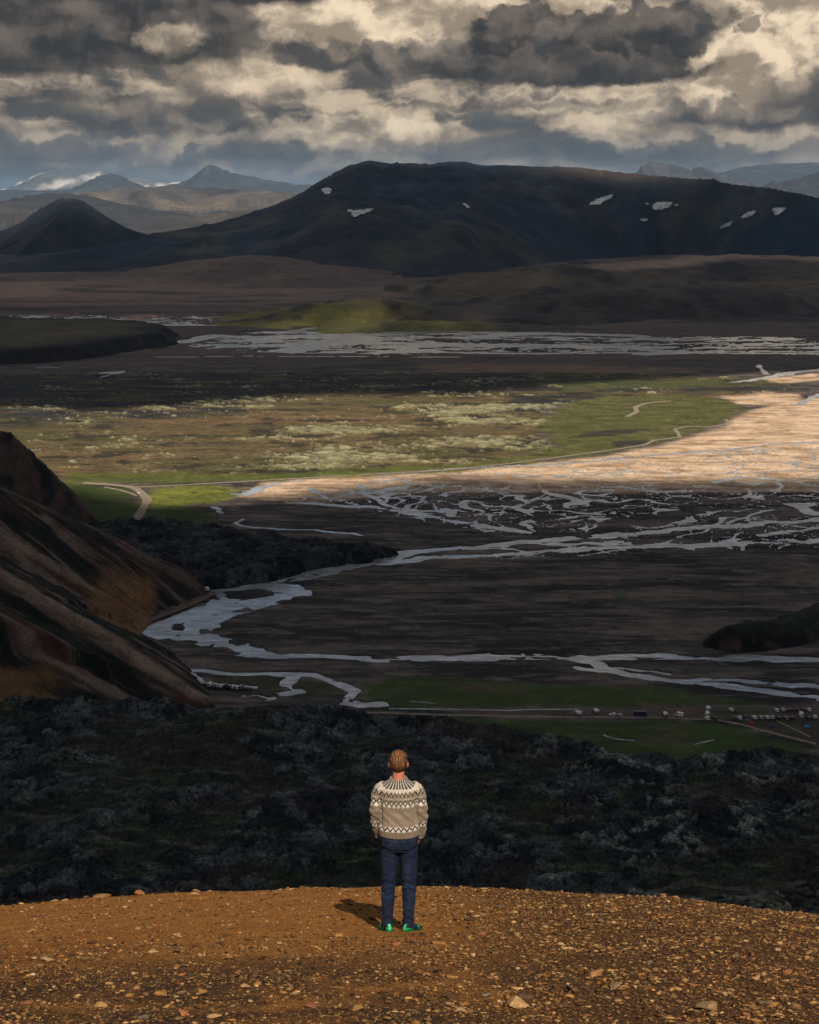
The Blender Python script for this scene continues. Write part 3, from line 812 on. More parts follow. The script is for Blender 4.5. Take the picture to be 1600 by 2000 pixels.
skyline_hill('blue_peak', [(280, 366, 20000), (340, 358, 20000), (375, 345, 20000), (392, 331, 20000), (405, 320, 20000), (412, 317, 20000), (424, 322, 20000), (440, 330, 20000), (470, 338, 20000), (520, 348, 20000), (600, 360, 20000)], 4500, 4000, 451, [(.055, .07, .08), (.075, .085, .09)], M_far, 60, 1500, (150, 50), -40, 1.0, 60)
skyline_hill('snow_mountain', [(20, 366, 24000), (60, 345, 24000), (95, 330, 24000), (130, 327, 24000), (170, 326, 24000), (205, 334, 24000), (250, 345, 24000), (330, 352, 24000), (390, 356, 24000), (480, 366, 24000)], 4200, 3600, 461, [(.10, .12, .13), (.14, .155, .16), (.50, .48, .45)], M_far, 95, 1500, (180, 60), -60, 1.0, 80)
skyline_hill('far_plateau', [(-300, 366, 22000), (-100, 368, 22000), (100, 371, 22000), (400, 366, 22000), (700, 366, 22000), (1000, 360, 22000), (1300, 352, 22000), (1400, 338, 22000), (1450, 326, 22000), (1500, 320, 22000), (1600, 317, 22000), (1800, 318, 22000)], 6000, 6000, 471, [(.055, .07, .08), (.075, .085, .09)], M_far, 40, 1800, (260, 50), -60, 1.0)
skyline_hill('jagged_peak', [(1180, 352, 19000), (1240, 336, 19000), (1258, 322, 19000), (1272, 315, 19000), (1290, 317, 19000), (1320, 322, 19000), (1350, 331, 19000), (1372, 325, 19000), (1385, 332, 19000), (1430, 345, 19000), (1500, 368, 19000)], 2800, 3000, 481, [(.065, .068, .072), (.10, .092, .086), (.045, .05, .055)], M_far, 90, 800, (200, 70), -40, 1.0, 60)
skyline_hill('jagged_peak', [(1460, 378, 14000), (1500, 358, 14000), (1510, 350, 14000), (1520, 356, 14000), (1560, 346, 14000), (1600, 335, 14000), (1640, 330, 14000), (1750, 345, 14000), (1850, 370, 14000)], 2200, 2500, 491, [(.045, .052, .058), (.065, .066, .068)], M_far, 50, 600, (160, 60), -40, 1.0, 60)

# dark bluff left of the far river
def build_bluff():
    X, Y = polar_grid(-500, 420, 2250, 3600, 360, 150)
    poly = np.concatenate([P2((-700, 716), (0, 712), (60, 711), (150, 705), (225, 692), (290, 683), (338, 676), (352, 668)), P2((348, 652), (300, 645), (180, 641), (0, 638), (-700, 634))])
    sd = poly_sd(X + 25 * fbm(X / 60, Y / 60, 3, 2), Y + 25 * fbm(X / 60, Y / 60, 3, 4), poly)
    top = 24 + 5 * fbm(X / 160, Y / 160, 3, 6) - 10 * sstep(sd, 100, 600)
    Z = lerp(-4 + 0 * X, top, sstep(sd, -8, 42)) + fbm(X / 18, Y / 18, 4, 12) * 2.5 * sstep(sd, -5, 20)
    rim = 1 - sstep(sd, 45, 110)
    col = cmix(np.zeros(X.shape + (3,)) + np.array([.070, .064, .036]), (.105, .080, .045), sstep(fbm(X / 150, Y / 150, 4, 8), -.1, .3))
    col = cmix(col, (.022, .020, .021), rim)
    col = cmix(col, (.060, .035, .030), rim * sstep(fbm(X / 40, Y / 40, 3, 18), .2, .4) * .6)
    structure(grid_obj('dark_bluff', X, Y, Z, M_hill, {'col': col}, keep=keep_above(Z, -2)))
build_bluff()

# dark mound at the right edge of the gravel plain
def build_mound():
    X, Y = polar_grid(1380, 1950, 820, 1120, 240, 150)
    c = np.array([list(AT(1428, 1226, 888)), list(AT(1465, 1214, 895)), list(AT(1530, 1218, 905)), list(AT(1600, 1192, 945)), list(AT(1700, 1160, 990)), list(AT(1900, 1130, 1020))])
    d, t = seg_dist(X, Y, c[:, :2]); zc = np.interp(t, np.arange(6), c[:, 2])
    n = fbm(X / 14, Y / 14, 4, 3)
    Z = zc + 1.5 * n - np.maximum(d - 3, 0) * np.interp(t, [0, 1.5, 2.5, 4], [.75, .62, .40, .30]) + ridged(X / 9, Y / 9, 3, 8) * 1.1
    Z = np.minimum(Z, zc + 1 + n)
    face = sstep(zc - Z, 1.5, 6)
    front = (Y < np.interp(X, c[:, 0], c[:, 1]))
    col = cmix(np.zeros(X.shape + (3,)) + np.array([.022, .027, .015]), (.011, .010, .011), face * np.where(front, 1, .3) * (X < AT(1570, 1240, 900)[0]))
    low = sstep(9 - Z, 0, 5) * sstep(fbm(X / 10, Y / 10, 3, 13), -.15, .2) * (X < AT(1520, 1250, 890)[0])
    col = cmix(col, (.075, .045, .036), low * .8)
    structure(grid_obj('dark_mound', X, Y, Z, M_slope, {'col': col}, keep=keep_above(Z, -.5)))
build_mound()

# bare rhyolite hillside on the left, spurs and gullies
def build_left_slopes():
    X, Y = polar_grid(-700, 470, 640, 1220, 560, 420)
    def rid(pts): return np.array([list(AT(*p)) for p in pts])
    al, ac = X * .87 - Y * .5, X * .5 + Y * .87                # down the fall line, across it
    foot = P2((-500, 1392), (-120, 1374), (150, 1366), (385, 1358), (320, 1300), (262, 1262), (238, 1246), (268, 1218), (330, 1194), (410, 1160), (430, 1140), (330, 1090), (200, 1040))
    yo = np.argsort(foot[:, 1])
    xf = np.interp(Y, foot[yo, 1], foot[yo, 0])
    sdist = xf - X
    plane = np.where(sdist > 0, .46 * sdist, .9 * sdist)
    spurs = [
        rid([(384, 1358, 776), (330, 1322, 790), (240, 1262, 812), (150, 1205, 835), (60, 1155, 850), (0, 1118, 870), (-120, 1050, 900), (-400, 930, 960)]),
        rid([(286, 1213, 938), (250, 1190, 932), (160, 1140, 938), (90, 1098, 945), (30, 1066, 955), (5, 1050, 965), (-60, 1018, 980), (-300, 930, 1000)]),
        rid([(412, 1160, 1012), (370, 1128, 1020), (300, 1098, 1030), (200, 1060, 1045), (100, 1035, 1055), (0, 1012, 1065), (-200, 960, 1080)]),
        rid([(232, 1352, 766), (160, 1312, 778), (100, 1286, 786), (0, 1236, 800), (-250, 1150, 830)]),
    ]
    g = fbm(X / 45, Y / 45, 4, 51)
    rill = ridged(ac / 11 + .5 * g, al / 90, 4, 41)
    rill2 = ridged(ac / 4.2 + .8 * g, al / 45, 3, 43)
    Z = plane + 3 * g - 4; who = np.full_like(X, -1); off = np.full_like(X, 99.0)
    xr = X + 2 * fbm(X / 12, Y / 12, 3, 31); yr = Y + 2 * fbm(X / 12, Y / 12, 3, 33)
    for i, c in enumerate(spurs):
        d, t = seg_dist(xr, yr, c[:, :2]); zc = np.interp(t, np.arange(len(c)), c[:, 2])
        h = zc - d * (.50 if i < 3 else .62)
        k = h > Z
        who = np.where(k | (d < 14), i, who); off = np.where(k | (d < 14), d, off); Z = np.maximum(Z, h)
    Z = Z + rill * 1.9 + rill2 * .9 + fbm(X / 5, Y / 5, 3, 47) * .5
    col = np.zeros(X.shape + (3,)) + np.array([.019, .021, .018])               # dark scrub and dark earth
    fr = 4 * fbm(ac / 8, al / 60, 4, 57)
    bare = np.select([who == 0, who == 1, who == 2, who == 3], [sstep(11 + fr * 2 - off, -2, 5), sstep(20 + 2.5 * fr - off, -2, 6), sstep(9 + 2 * fr - off, -3, 6) * .6, sstep(7 + fr - off, -2, 4)], 0.0)
    strk = sstep(fbm(ac / 7, al / 110, 4, 59) + .10 * rill2, .12, .26)
    bare = np.maximum(bare, strk * .75)
    earth = cmix(np.zeros(X.shape + (3,)) + np.array([.145, .090, .064]), (.250, .175, .130), sstep(rill2 + .5 * g, -.05, .4))
    earth = cmix(earth, (.105, .052, .032), sstep(fbm(ac / 14, al / 70, 3, 60), .02, .2))
    col = lerp(col, earth, (bare * .95)[..., None])
    col = cmix(col, (.32, .225, .165), sstep(4.0 + .5 * fr - off, -1.5, 2) * ((who == 0) | (who == 1)) * .8)
    back = sstep(Y, 985, 1010)
    col = cmix(col, (.050, .026, .020), back * sstep(fbm(X / 30, Y / 30, 3, 62), -.1, .12) * (1 - bare) * .9)
    # ochre bare face below the middle rib, yellow bank at the foot of the nearest one
    px, py = PX(X, Y, Z)
    och = sstep(px + 60 * g + 22 * rill2, 165, 235) * sstep(318 - px, 0, 30) * sstep(py + 30 * g + 10 * rill2, 1112, 1160) * sstep(1250 - py, 0, 16) * (Y > 880)
    col = cmix(col, (.24, .125, .058), och * (.12 + .85 * sstep(rill2 + .6 * fbm(ac / 6, al / 80, 3, 64), -.1, .45)))
    yel = sstep(py + 40 * g + 14 * rill2, 1285, 1318) * sstep(150 - px + 70 * g + 25 * rill, 0, 50) * (Y < 815)
    col = cmix(col, (.22, .125, .052), yel * (.10 + .9 * sstep(rill2 + .8 * fbm(ac / 5, al / 40, 3, 66), -.1, .45)) * .9)
    col = col * .74
    structure(grid_obj('scree_hillside', X, Y, Z, M_slope, {'col': np.clip(col, .01, .8)}, keep=keep_above(Z, -3)))

    X, Y = polar_grid(-700, 240, 1130, 1500, 300, 170)
    c = rid([(200, 1020, 1240), (180, 1005, 1242), (150, 972, 1246), (118, 940, 1250), (95, 915, 1255), (62, 880, 1260), (40, 862, 1262), (18, 842, 1265), (0, 836, 1268), (-60, 810, 1280), (-300, 760, 1300)])
    c[:, 2] += 3.0 * fbm(np.arange(11) * 1.7, np.zeros(11), 2, 4)
    d, t = seg_dist(X + 4 * fbm(X / 12, Y / 12, 3, 1), Y + 4 * fbm(X / 12, Y / 12, 3, 2), c[:, :2]); zc = np.interp(t, np.arange(11), c[:, 2])
    rr = ridged(X / 22, Y / 40, 4, 6)
    Z = zc - d * .85 + rr * 3.0 * sstep(d, 0, 12) + fbm(X / 6, Y / 6, 4, 9) * 2.2 - 1
    g = fbm(X / 30, Y / 30, 4, 12)
    col = cmix(np.zeros(X.shape + (3,)) + np.array([.044, .034, .031]), (.022, .022, .022), sstep(g, -.08, .15))
    col = cmix(col, (.105, .062, .050), sstep(rr + .5 * g, .3, .7) * .7)
    structure(grid_obj('crag_hill', X, Y, Z, M_slope, {'col': col}, keep=keep_above(Z, -2)))
build_left_slopes()
ribbon('river_track', [(418, 1158), (405, 1168), (340, 1196), (285, 1216), (248, 1236), (238, 1250)], 6, strip_mat('track_earth', (.10, .07, .05), (.16, .11, .08)), 1.2)

# ---------------------------------------------------------------- blocky lava
def lava_height(X, Y, big, seed, amp=1.0):
    w = fbm(X / 9, Y / 9, 3, seed) * 3.0; w2 = fbm(X / 9, Y / 9, 3, seed + 1) * 3.0
    a = 1 - worley((X + w) / 10, (Y + w2) / 10, seed + 2)
    b = 1 - worley((X + w * .5) / 3.7, (Y + w2 * .5) / 3.7, seed + 3)
    c = 1 - worley(X / 1.5, Y / 1.5, seed + 4)
    u = fbm(X / 55, Y / 55, 3, seed + 5)
    k = .35 + .65 * sstep(fbm(X / 42, Y / 42, 3, seed + 6), -.25, .2)     # rougher and smoother tracts
    r = amp * k * (np.maximum(a, 0) ** 1.3 * 3.2 + np.maximum(b, 0) * 2.1 + np.maximum(c, 0) * 1.1)
    return big * u + r, k, a, b, c

def lava_colour(X, Y, k, a, b, c, seed):  # pale moss tops; light top edges and crevice shade also put into the colour
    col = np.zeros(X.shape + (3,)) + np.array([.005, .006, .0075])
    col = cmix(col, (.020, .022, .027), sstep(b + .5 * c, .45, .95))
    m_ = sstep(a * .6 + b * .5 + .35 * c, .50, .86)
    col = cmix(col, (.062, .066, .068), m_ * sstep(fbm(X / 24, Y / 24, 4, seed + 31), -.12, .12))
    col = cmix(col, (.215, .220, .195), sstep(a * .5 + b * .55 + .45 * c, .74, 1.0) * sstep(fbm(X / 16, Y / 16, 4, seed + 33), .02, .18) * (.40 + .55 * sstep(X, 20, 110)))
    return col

def build_lava():
    zt = 9.0
    tx = np.linspace(-.345, .345, 1060)
    D = 1 / np.linspace(1 / 425., 1 / 800., 430)
    Y, T = np.meshgrid(D, tx, indexing='ij'); X = T * Y
    e = P2((-250, 1342), (0, 1342), (130, 1347), (200, 1352), (300, 1356), (375, 1364), (470, 1372), (560, 1372), (640, 1372), (700, 1382), (800, 1393), (870, 1398), (960, 1409), (1040, 1414), (1120, 1428), (1185, 1440), (1195, 1462), (1290, 1468), (1330, 1476), (1390, 1464), (1450, 1458), (1520, 1455), (1600, 1462), (1900, 1470), z=zt)
    poly = np.concatenate([e, np.array([[400., 350.], [-400., 350.]])])
    sd = poly_sd(X, Y, poly) + 7 * fbm(X / 22, Y / 22, 3, 77)
    h, k, a, b, c = lava_height(X, Y, 5.5, 500, 1.0)
    ins = sstep(sd, -7, 9)
    up = sstep(520 - Y, -30, 120) * 16                       # banks up below the viewpoint
    g = fbm(X / 75, Y / 45, 4, 521); flat = sstep(g + (.6 - k) * .35, -.02, .14)
    Z = lerp(-3.0 + 0 * X, 6.5 + h * (1 - .35 * flat) + up, ins)
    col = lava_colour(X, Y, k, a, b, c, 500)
    # mossy flats between the blocks
    g = fbm(X / 75, Y / 45, 4, 521)
    flat = sstep(g + (.6 - k) * .35, -.02, .14)
    col = cmix(col, (.022, .027, .015), flat * .85)
    col = cmix(col, (.050, .060, .022), flat * sstep(fbm(X / 18, Y / 10, 3, 523), .08, .25) * .8)
    col = cmix(col, (.105, .108, .085), flat * sstep(fbm(X / 30, Y / 7, 3, 525), .20, .30) * .6)
    col = cmix(col, (.035, .025, .020), sstep(fbm(X / 60, Y / 60, 3, 527), .12, .26) * .6)
    col = col * (1 + 1.1 * np.clip(fbm(X / 1.6, Y / 1.6, 2, 529), -.7, .8))[..., None]
    # paler grey-green moss on the right nearest the knoll
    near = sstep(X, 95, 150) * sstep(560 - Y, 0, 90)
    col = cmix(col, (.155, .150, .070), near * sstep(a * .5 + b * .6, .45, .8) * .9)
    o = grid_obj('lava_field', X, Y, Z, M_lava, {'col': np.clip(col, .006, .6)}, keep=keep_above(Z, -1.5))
    structure(o)
    # second tongue of lava by the river bend
    tx = np.linspace(-.30, .01, 420); D = 1 / np.linspace(1 / 990., 1 / 1290., 190)
    Y, T = np.meshgrid(D, tx, indexing='ij'); X = T * Y
    poly = P2((60, 1034), (150, 1026), (260, 1022), (330, 1022), (420, 1028), (470, 1040), (560, 1052), (690, 1062), (770, 1075), (720, 1090), (600, 1106), (520, 1128), (420, 1140), (330, 1150), (200, 1130), (60, 1080), z=3)
    sd = poly_sd(X, Y, poly) + 8 * fbm(X / 20, Y / 20, 3, 87)
    h, k, a, b, c = lava_height(X * .8, Y * .8, 2.5, 600, 1.3)
    Z = lerp(-3.0 + 0 * X, 4.5 + h, sstep(sd, -6, 8))
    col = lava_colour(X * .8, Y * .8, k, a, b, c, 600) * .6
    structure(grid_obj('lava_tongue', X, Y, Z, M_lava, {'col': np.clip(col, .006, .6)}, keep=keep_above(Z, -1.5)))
build_lava()

# ---------------------------------------------------------------- overhead cloud: its shade lies over the valley
CLOUD_Z = 3400.0
SHIFT = np.array([SDIR.x, SDIR.y]) / SDIR.z                 # horizontal run towards the sun per metre of height
m, nt, bs, out = new_mat('cloud')
nt.nodes.remove(bs)
at = nt.new('ShaderNodeAttribute', attribute_name='thick')
geo = nt.new('ShaderNodeNewGeometry')
nz = nt.noise(geo.outputs['Position'], 0.012, 6.0, 0.6)
al = nt.m('MULTIPLY', at.outputs['Fac'], nt.lin(nz, 0.3, 0.7, 0.7, 1.4))
al = nt.m('SUBTRACT', 1.0, nt.m('POWER', 2.718, nt.m('MULTIPLY', al, -5.0)))
df = nt.new('ShaderNodeBsdfDiffuse'); df.inputs[0].default_value = (.80, .80, .80, 1)
tl = nt.new('ShaderNodeBsdfTranslucent'); tl.inputs[0].default_value = (.50, .58, .70, 1)
mx = nt.new('ShaderNodeMixShader'); mx.inputs[0].default_value = .38
nt.links.new(df.outputs[0], mx.inputs[1]); nt.links.new(tl.outputs[0], mx.inputs[2])
tr = nt.new('ShaderNodeBsdfTransparent')
m2 = nt.new('ShaderNodeMixShader'); nt.put(m2.inputs[0], al)
nt.links.new(tr.outputs[0], m2.inputs[1]); nt.links.new(mx.outputs[0], m2.inputs[2])
nt.links.new(m2.outputs[0], out.inputs['Surface'])
M_cloud = m

# gaps in the cloud: (photo outline of the sunlit ground, its height, brightness of the gap, softness in metres)
GAPS = [
    ([(-500, 775), (200, 800), (420, 785), (560, 768), (900, 768), (1060, 752), (1300, 738), (1500, 724), (1900, 722), (1900, 934), (1500, 941), (1100, 944), (900, 938), (800, 946), (640, 958), (480, 986), (300, 992), (225, 978), (120, 958), (-500, 985)], 0, 1.0, 20),
    ([(840, 706), (1000, 704), (1280, 714), (1430, 724), (1250, 733), (900, 730)], 0, .55, 50),
    ([(500, 640), (620, 612), (680, 592), (740, 590), (800, 612), (700, 632), (640, 640)], 30, .80, 55),
    ([(480, 636), (620, 622), (640, 640), (520, 642)], 5, .8, 30),
    ([(690, 640), (740, 630), (900, 630), (880, 642)], 5, .5, 30),
    ([(-300, 548), (300, 545), (600, 562), (900, 556), (880, 600), (500, 606), (200, 604), (-300, 592)], 0, .80, 160),
    ([(230, 612), (440, 612), (470, 630), (150, 634)], 0, .55, 60),
    ([(330, 505), (480, 492), (580, 500), (560, 512), (380, 516)], 60, .5, 120),
    ([(1130, 504), (1300, 497), (1450, 493), (1750, 496), (1750, 501), (1450, 500), (1300, 505), (1180, 511)], 110, .9, 30),
    ([(880, 560), (950, 545), (1060, 520), (1110, 518), (1090, 548), (1040, 562), (920, 582)], 80, .75, 60),
    ([(850, 602), (960, 578), (1030, 566), (1040, 572), (960, 596), (880, 620)], 40, .75, 30),
    ([(1000, 326), (1200, 332), (1430, 352), (1420, 364), (1200, 350), (1000, 338)], 430, .28, 150),
    ([(0, 640), (330, 636), (330, 646), (180, 664), (0, 668)], 24, .30, 50),
]
def build_cloud():
    O = SHIFT * CLOUD_Z
    rad = np.concatenate([[0.5], np.geomspace(60, 8600, 330)])
    ang = np.concatenate([np.linspace(-180, -32, 40)[:-1], np.linspace(-32, 32, 170), np.linspace(32, 180, 40)[1:]])
    Rr, A = np.meshgrid(rad, np.radians(ang), indexing='ij')
    gx, gy = Rr * np.sin(A), Rr * np.cos(A)                  # point of the valley floor that this bit of cloud shades
    wx = gx + 90 * fbm(gx / 320, gy / 320, 4, 201); wy = gy + 90 * fbm(gx / 320, gy / 320, 4, 203)
    n = fbm(gx / 900, gy / 900, 5, 207)
    cover = .62 + .38 * sstep(n, -.5, .2)
    back = sstep(np.abs(A), R(26), R(50))                   # beside and behind: ordinary broken cloud
    cover = lerp(cover, sstep(fbm(gx / 1500, gy / 1500, 4, 211), -.22, .18), back)
    light = np.zeros_like(gx)
    for poly, z, amt, soft in GAPS:
        g = P2(*poly, z=z) + SHIFT * (CLOUD_Z - z) - O
        s = soft * .5
        lo, hi = g.min(0) - soft * 4, g.max(0) + soft * 4
        k = min(1.0, soft / 90.0)
        xx, yy = gx + (wx - gx) * k, gy + (wy - gy) * k
        light = np.maximum(light, amt * sstep(poly_sd(xx, yy, g), -soft, soft))
    # the knoll stands in the sun: gap over the viewpoint
    kx, ky = gx - (SHIFT * (CLOUD_Z - 270) - O)[0], gy - (SHIFT * (CLOUD_Z - 270) - O)[1]
    light = np.maximum(light, 1 - sstep(np.hypot(kx, ky * .8) + 25 * fbm(gx / 60, gy / 60, 3, 5), 80, 150))
    thick = np.clip(cover * (1 - light), 0, 1)
    edge = 1 - sstep(Rr, 7600, 8500)
    thick = thick * edge
    px_, py_ = gx + O[0], gy + O[1]
    lum = sstep(thick, .0, .7)
    base = CLOUD_Z + 25 * fbm(px_ / 200, py_ / 200, 3, 215) * lum
    top = base + lum * (160 + 260 * np.maximum(fbm(px_ / 420, py_ / 420, 4, 217) + .3, 0) + 60 * (1 - worley(px_ / 160, py_ / 160, 219)))
    keep = keep_above(thick, .012)
    V1 = np.stack([px_, py_, base], -1).reshape(-1, 3); V2 = np.stack([px_ + SHIFT[0] * (top - base), py_ + SHIFT[1] * (top - base), top], -1).reshape(-1, 3)
    q = grid_quads(*gx.shape, keep=keep)
    me = mesh_np('cloud', np.concatenate([V1, V2]), np.concatenate([q[:, ::-1], q + len(V1)]), None,
                 {'thick': np.concatenate([thick.ravel(), thick.ravel()])})
    me.materials.append(M_cloud)
    o = link(bpy.data.objects.new('cloud', me)); o['kind'] = 'stuff'
    o['label'] = 'broken grey cloud deck overhead shading the valley'
build_cloud()

# ---------------------------------------------------------------- air
def build_haze():
    x0, x1, y0, y1, z0, z1 = -200000, 200000, -600, 125000, -75, 980
    v = [(x, y, z) for z in (z0, z1) for y in (y0, y1) for x in (x0, x1)]
    f = [(0, 2, 3, 1), (4, 5, 7, 6), (0, 1, 5, 4), (2, 6, 7, 3), (0, 4, 6, 2), (1, 3, 7, 5)]
    me = bpy.data.meshes.new('haze'); me.from_pydata(v, [], f)
    m = bpy.data.materials.new('haze'); m.use_nodes = True
    t = NT(m.node_tree); t.nodes.clear()
    o_ = t.new('ShaderNodeOutputMaterial'); pv = t.new('ShaderNodeVolumePrincipled')
    pv.inputs['Color'].default_value = (.30, .49, .78, 1)
    pv.inputs['Density'].default_value = HAZE
    pv.inputs['Anisotropy'].default_value = 0.0
    t.links.new(pv.outputs[0], o_.inputs['Volume'])
    me.materials.append(m)
    o = link(bpy.data.objects.new('haze', me)); o['kind'] = 'stuff'
HAZE = 1.8e-5
build_haze()

# ---------------------------------------------------------------- the knoll in front
def soft_slope(t, k, cap):
    """parabola k t^2 that goes over into a straight slope"""
    t = np.maximum(t, 0); t1 = cap / (2 * k)
    return np.where(t < t1, k * t * t, k * t1 * t1 + cap * (t - t1))
def knoll_base(x, y):
    z = H - 1.55 - .415 * y
    z = z - soft_slope(y - 16.0, .06, .34)
    z = z - soft_slope(-(x + .4), .0110, .5) - soft_slope(x + .4, .0122, .5)
    z = np.where(y < -160, H - 1.55 + .415 * 160, z)
    return z
def knoll_z(x, y):
    z = knoll_base(x, y)
    rockside = sstep(x + .25 * (y - 12), -.8, 1.6)
    z = z + .045 * fbm(x / 1.3, y / 1.3, 3, 701) + .034 * fbm(x / .35, y / .35, 3, 703) * (.35 + .9 * rockside)
    z = z + .022 * fbm(x / .09, y / .09, 3, 705) * (.3 + .9 * rockside)
    return z
def build_knoll():
    def axis(a, b, step, lo, hi):
        f = np.arange(a, b, step)
        l = a - np.geomspace(step * 2, a - lo, 40)[::-1]; h = b + np.geomspace(step * 2, hi - b, 40)
        return np.concatenate([l, f, h])
    xs = axis(-5.8, 5.8, .040, -420, 420); ys = axis(7.0, 18.2, .040, -420, 440)
    Y, X = np.meshgrid(ys, xs, indexing='ij')
    Z = knoll_z(X, Y)
    Z = np.maximum(Z, -6 + 0 * Z)
    o = grid_obj('foreground_slope', X, Y, Z, M_knoll)
    structure(o)
m, nt, bs, out = new_mat('ochre_soil')
geo = nt.new('ShaderNodeNewGeometry'); P = geo.outputs['Position']
x, y, z = nt.sep(P)[:]
n1 = nt.noise(P, .55, 4.0, .6); n2 = nt.noise(P, 4.0, 6.0, .65); n3 = nt.noise(P, 28.0, 5.0, .65)
c = nt.mix(nt.lin(n2, .35, .65), (.300, .110, .016), (.440, .178, .034))
leftside = nt.m('MULTIPLY', nt.smooth(x, -1.2, -3.6), nt.smooth(y, 13.6, 11.2))
c = nt.mix(nt.m('MULTIPLY', nt.lin(n1, .38, .6), leftside), c, (.29, .082, .007))
c = nt.mix(nt.m('MULTIPLY', nt.smooth(n1, .36, .54), nt.smooth(y, 11.8, 8.8)), c, (.050, .021, .007))
c = nt.mix(nt.smooth(nt.m('ADD', nt.m('MULTIPLY', x, .5), nt.m('MULTIPLY', n1, 1.2)), .5, 1.5), c, (.085, .034, .010))  # soil darkened on the right to stand for shadow gaps between stones
spk = nt.voro(P, 55.0, out='Color'); sx, sy, sz = nt.sep(spk)[:]
c = nt.mix(nt.m('MULTIPLY', nt.smooth(sx, .70, .95), .55), c, (.42, .225, .075))
c = nt.mix(nt.m('MULTIPLY', nt.smooth(sy, .70, .95), .6), c, (.050, .020, .007))
f = nt.lin(n3, .3, .7, .68, 1.32)
nt.put(bs.inputs['Base Color'], nt.vm('MULTIPLY', c, nt.xyz(f, f, f)))
nt.put(bs.inputs['Normal'], nt.bump(nt.m('ADD', n3, nt.m('MULTIPLY', sx, .35)), 1.0, .05))
M_knoll = m
build_knoll()

# ---------------------------------------------------------------- stones
m, nt, bs, out = new_mat('loose_stone')
at = nt.new('ShaderNodeAttribute', attribute_name='col')
geo = nt.new('ShaderNodeNewGeometry')
n = nt.noise(geo.outputs['Position'], 40.0, 5.0, .65)
f = nt.lin(n, .3, .7, .65, 1.35)
nt.put(bs.inputs['Base Color'], nt.vm('MULTIPLY', at.outputs['Color'], nt.xyz(f, f, f)))
nt.put(bs.inputs['Normal'], nt.bump(n, .5, .01))
M_stone = m
STONE_COLS = np.array([(.32, .155, .045), (.38, .205, .070), (.24, .105, .032), (.17, .075, .025), (.44, .265, .110), (.11, .055, .024), (.27, .112, .036), (.34, .190, .075), (.20, .11, .045)])
_ico = None
def ico(sub):
    bm = bmesh.new(); bmesh.ops.create_icosphere(bm, subdivisions=sub, radius=1.0)
    v = np.array([p.co[:] for p in bm.verts]); f = np.array([[q.index for q in t.verts] for t in bm.faces]); bm.free()
    return v, f
def chip(rng, v):
    """cut a rounded lump by random planes: an angular stone"""
    v = v.copy()
    for _ in range(rng.integers(6, 11)):
        nrm = rng.normal(size=3); nrm /= np.linalg.norm(nrm)
        h = rng.uniform(.22, .72)
        d = v @ nrm
        v = v - np.outer(np.maximum(d - h, 0), nrm)
    return v
def build_gravel():
    rng = np.random.default_rng(11)
    v0, f0 = ico(1)
    shapes = [chip(rng, v0) for _ in range(24)]
    N = 60000
    y = rng.uniform(6.9, 17.6, N * 5); x = rng.uniform(-5.6, 5.6, N * 5)
    rock = sstep(x + .28 * (y - 12.3) + .8 * fbm(x / 1.2, y / 1.2, 3, 3), -1.0, 1.4)
    low = sstep(11.6 - y + 1.0 * fbm(x / 1.5, y / 1.5, 3, 4), -.6, 1.2)
    p = np.clip(.26 + .80 * rock + .75 * low, 0, 1) * (.35 + .65 * sstep(fbm(x / .5, y / .5, 3, 8), -.35, .2))
    # no stones right where the walker stands
    k = (rng.random(len(x)) < p) & (np.abs(x) < y * .34 + .4) & ~((np.hypot(x + .09, y - 12.0) < .35))
    x, y = x[k][:N], y[k][:N]; N = len(x)
    size = .0076 * np.exp(rng.normal(0, .58, N)) * (1 + .35 * sstep(x, -1, 2)); size = np.clip(size, .0035, .034)
    z = knoll_z(x, y)
    VV, FF, CC = [], [], []
    ang = rng.uniform(0, 2 * math.pi, N); sh = rng.integers(0, 24, N)
    fl = rng.uniform(.3, .95, N); ci = rng.integers(0, len(STONE_COLS), N); br = np.exp(rng.normal(-.55, .55, N)); br = np.clip(br, .12, 1.05)
    st = rng.uniform(.8, 2.1, N)
    for i in range(24):
        w = np.nonzero(sh == i)[0]
        if len(w) == 0: continue
        b = shapes[i][None] * np.stack([size[w] * st[w], size[w], size[w] * fl[w]], 1)[:, None, :]
        ca, sa = np.cos(ang[w])[:, None], np.sin(ang[w])[:, None]
        bx = b[..., 0] * ca - b[..., 1] * sa; by = b[..., 0] * sa + b[..., 1] * ca
        bz = b[..., 2] - .42 * by
        P_ = np.stack([bx + x[w, None], by + y[w, None], bz + z[w, None] + size[w, None] * .25], -1)
        off = sum(len(a) for a in VV)
        VV.append(P_.reshape(-1, 3))
        FF.append((f0[None] + (np.arange(len(w)) * len(v0))[:, None, None] + off).reshape(-1, 3))
        CC.append(np.repeat(STONE_COLS[ci[w]] * br[w, None], len(v0), 0))
    me = mesh_np('gravel', np.concatenate(VV), None, np.concatenate(FF), {'col': np.concatenate(CC)}, smooth=False)
    me.materials.append(M_stone)
    o = link(bpy.data.objects.new('gravel', me)); o['kind'] = 'stuff'
    o['label'] = 'loose ochre and brown gravel covering the foreground slope'
build_gravel()

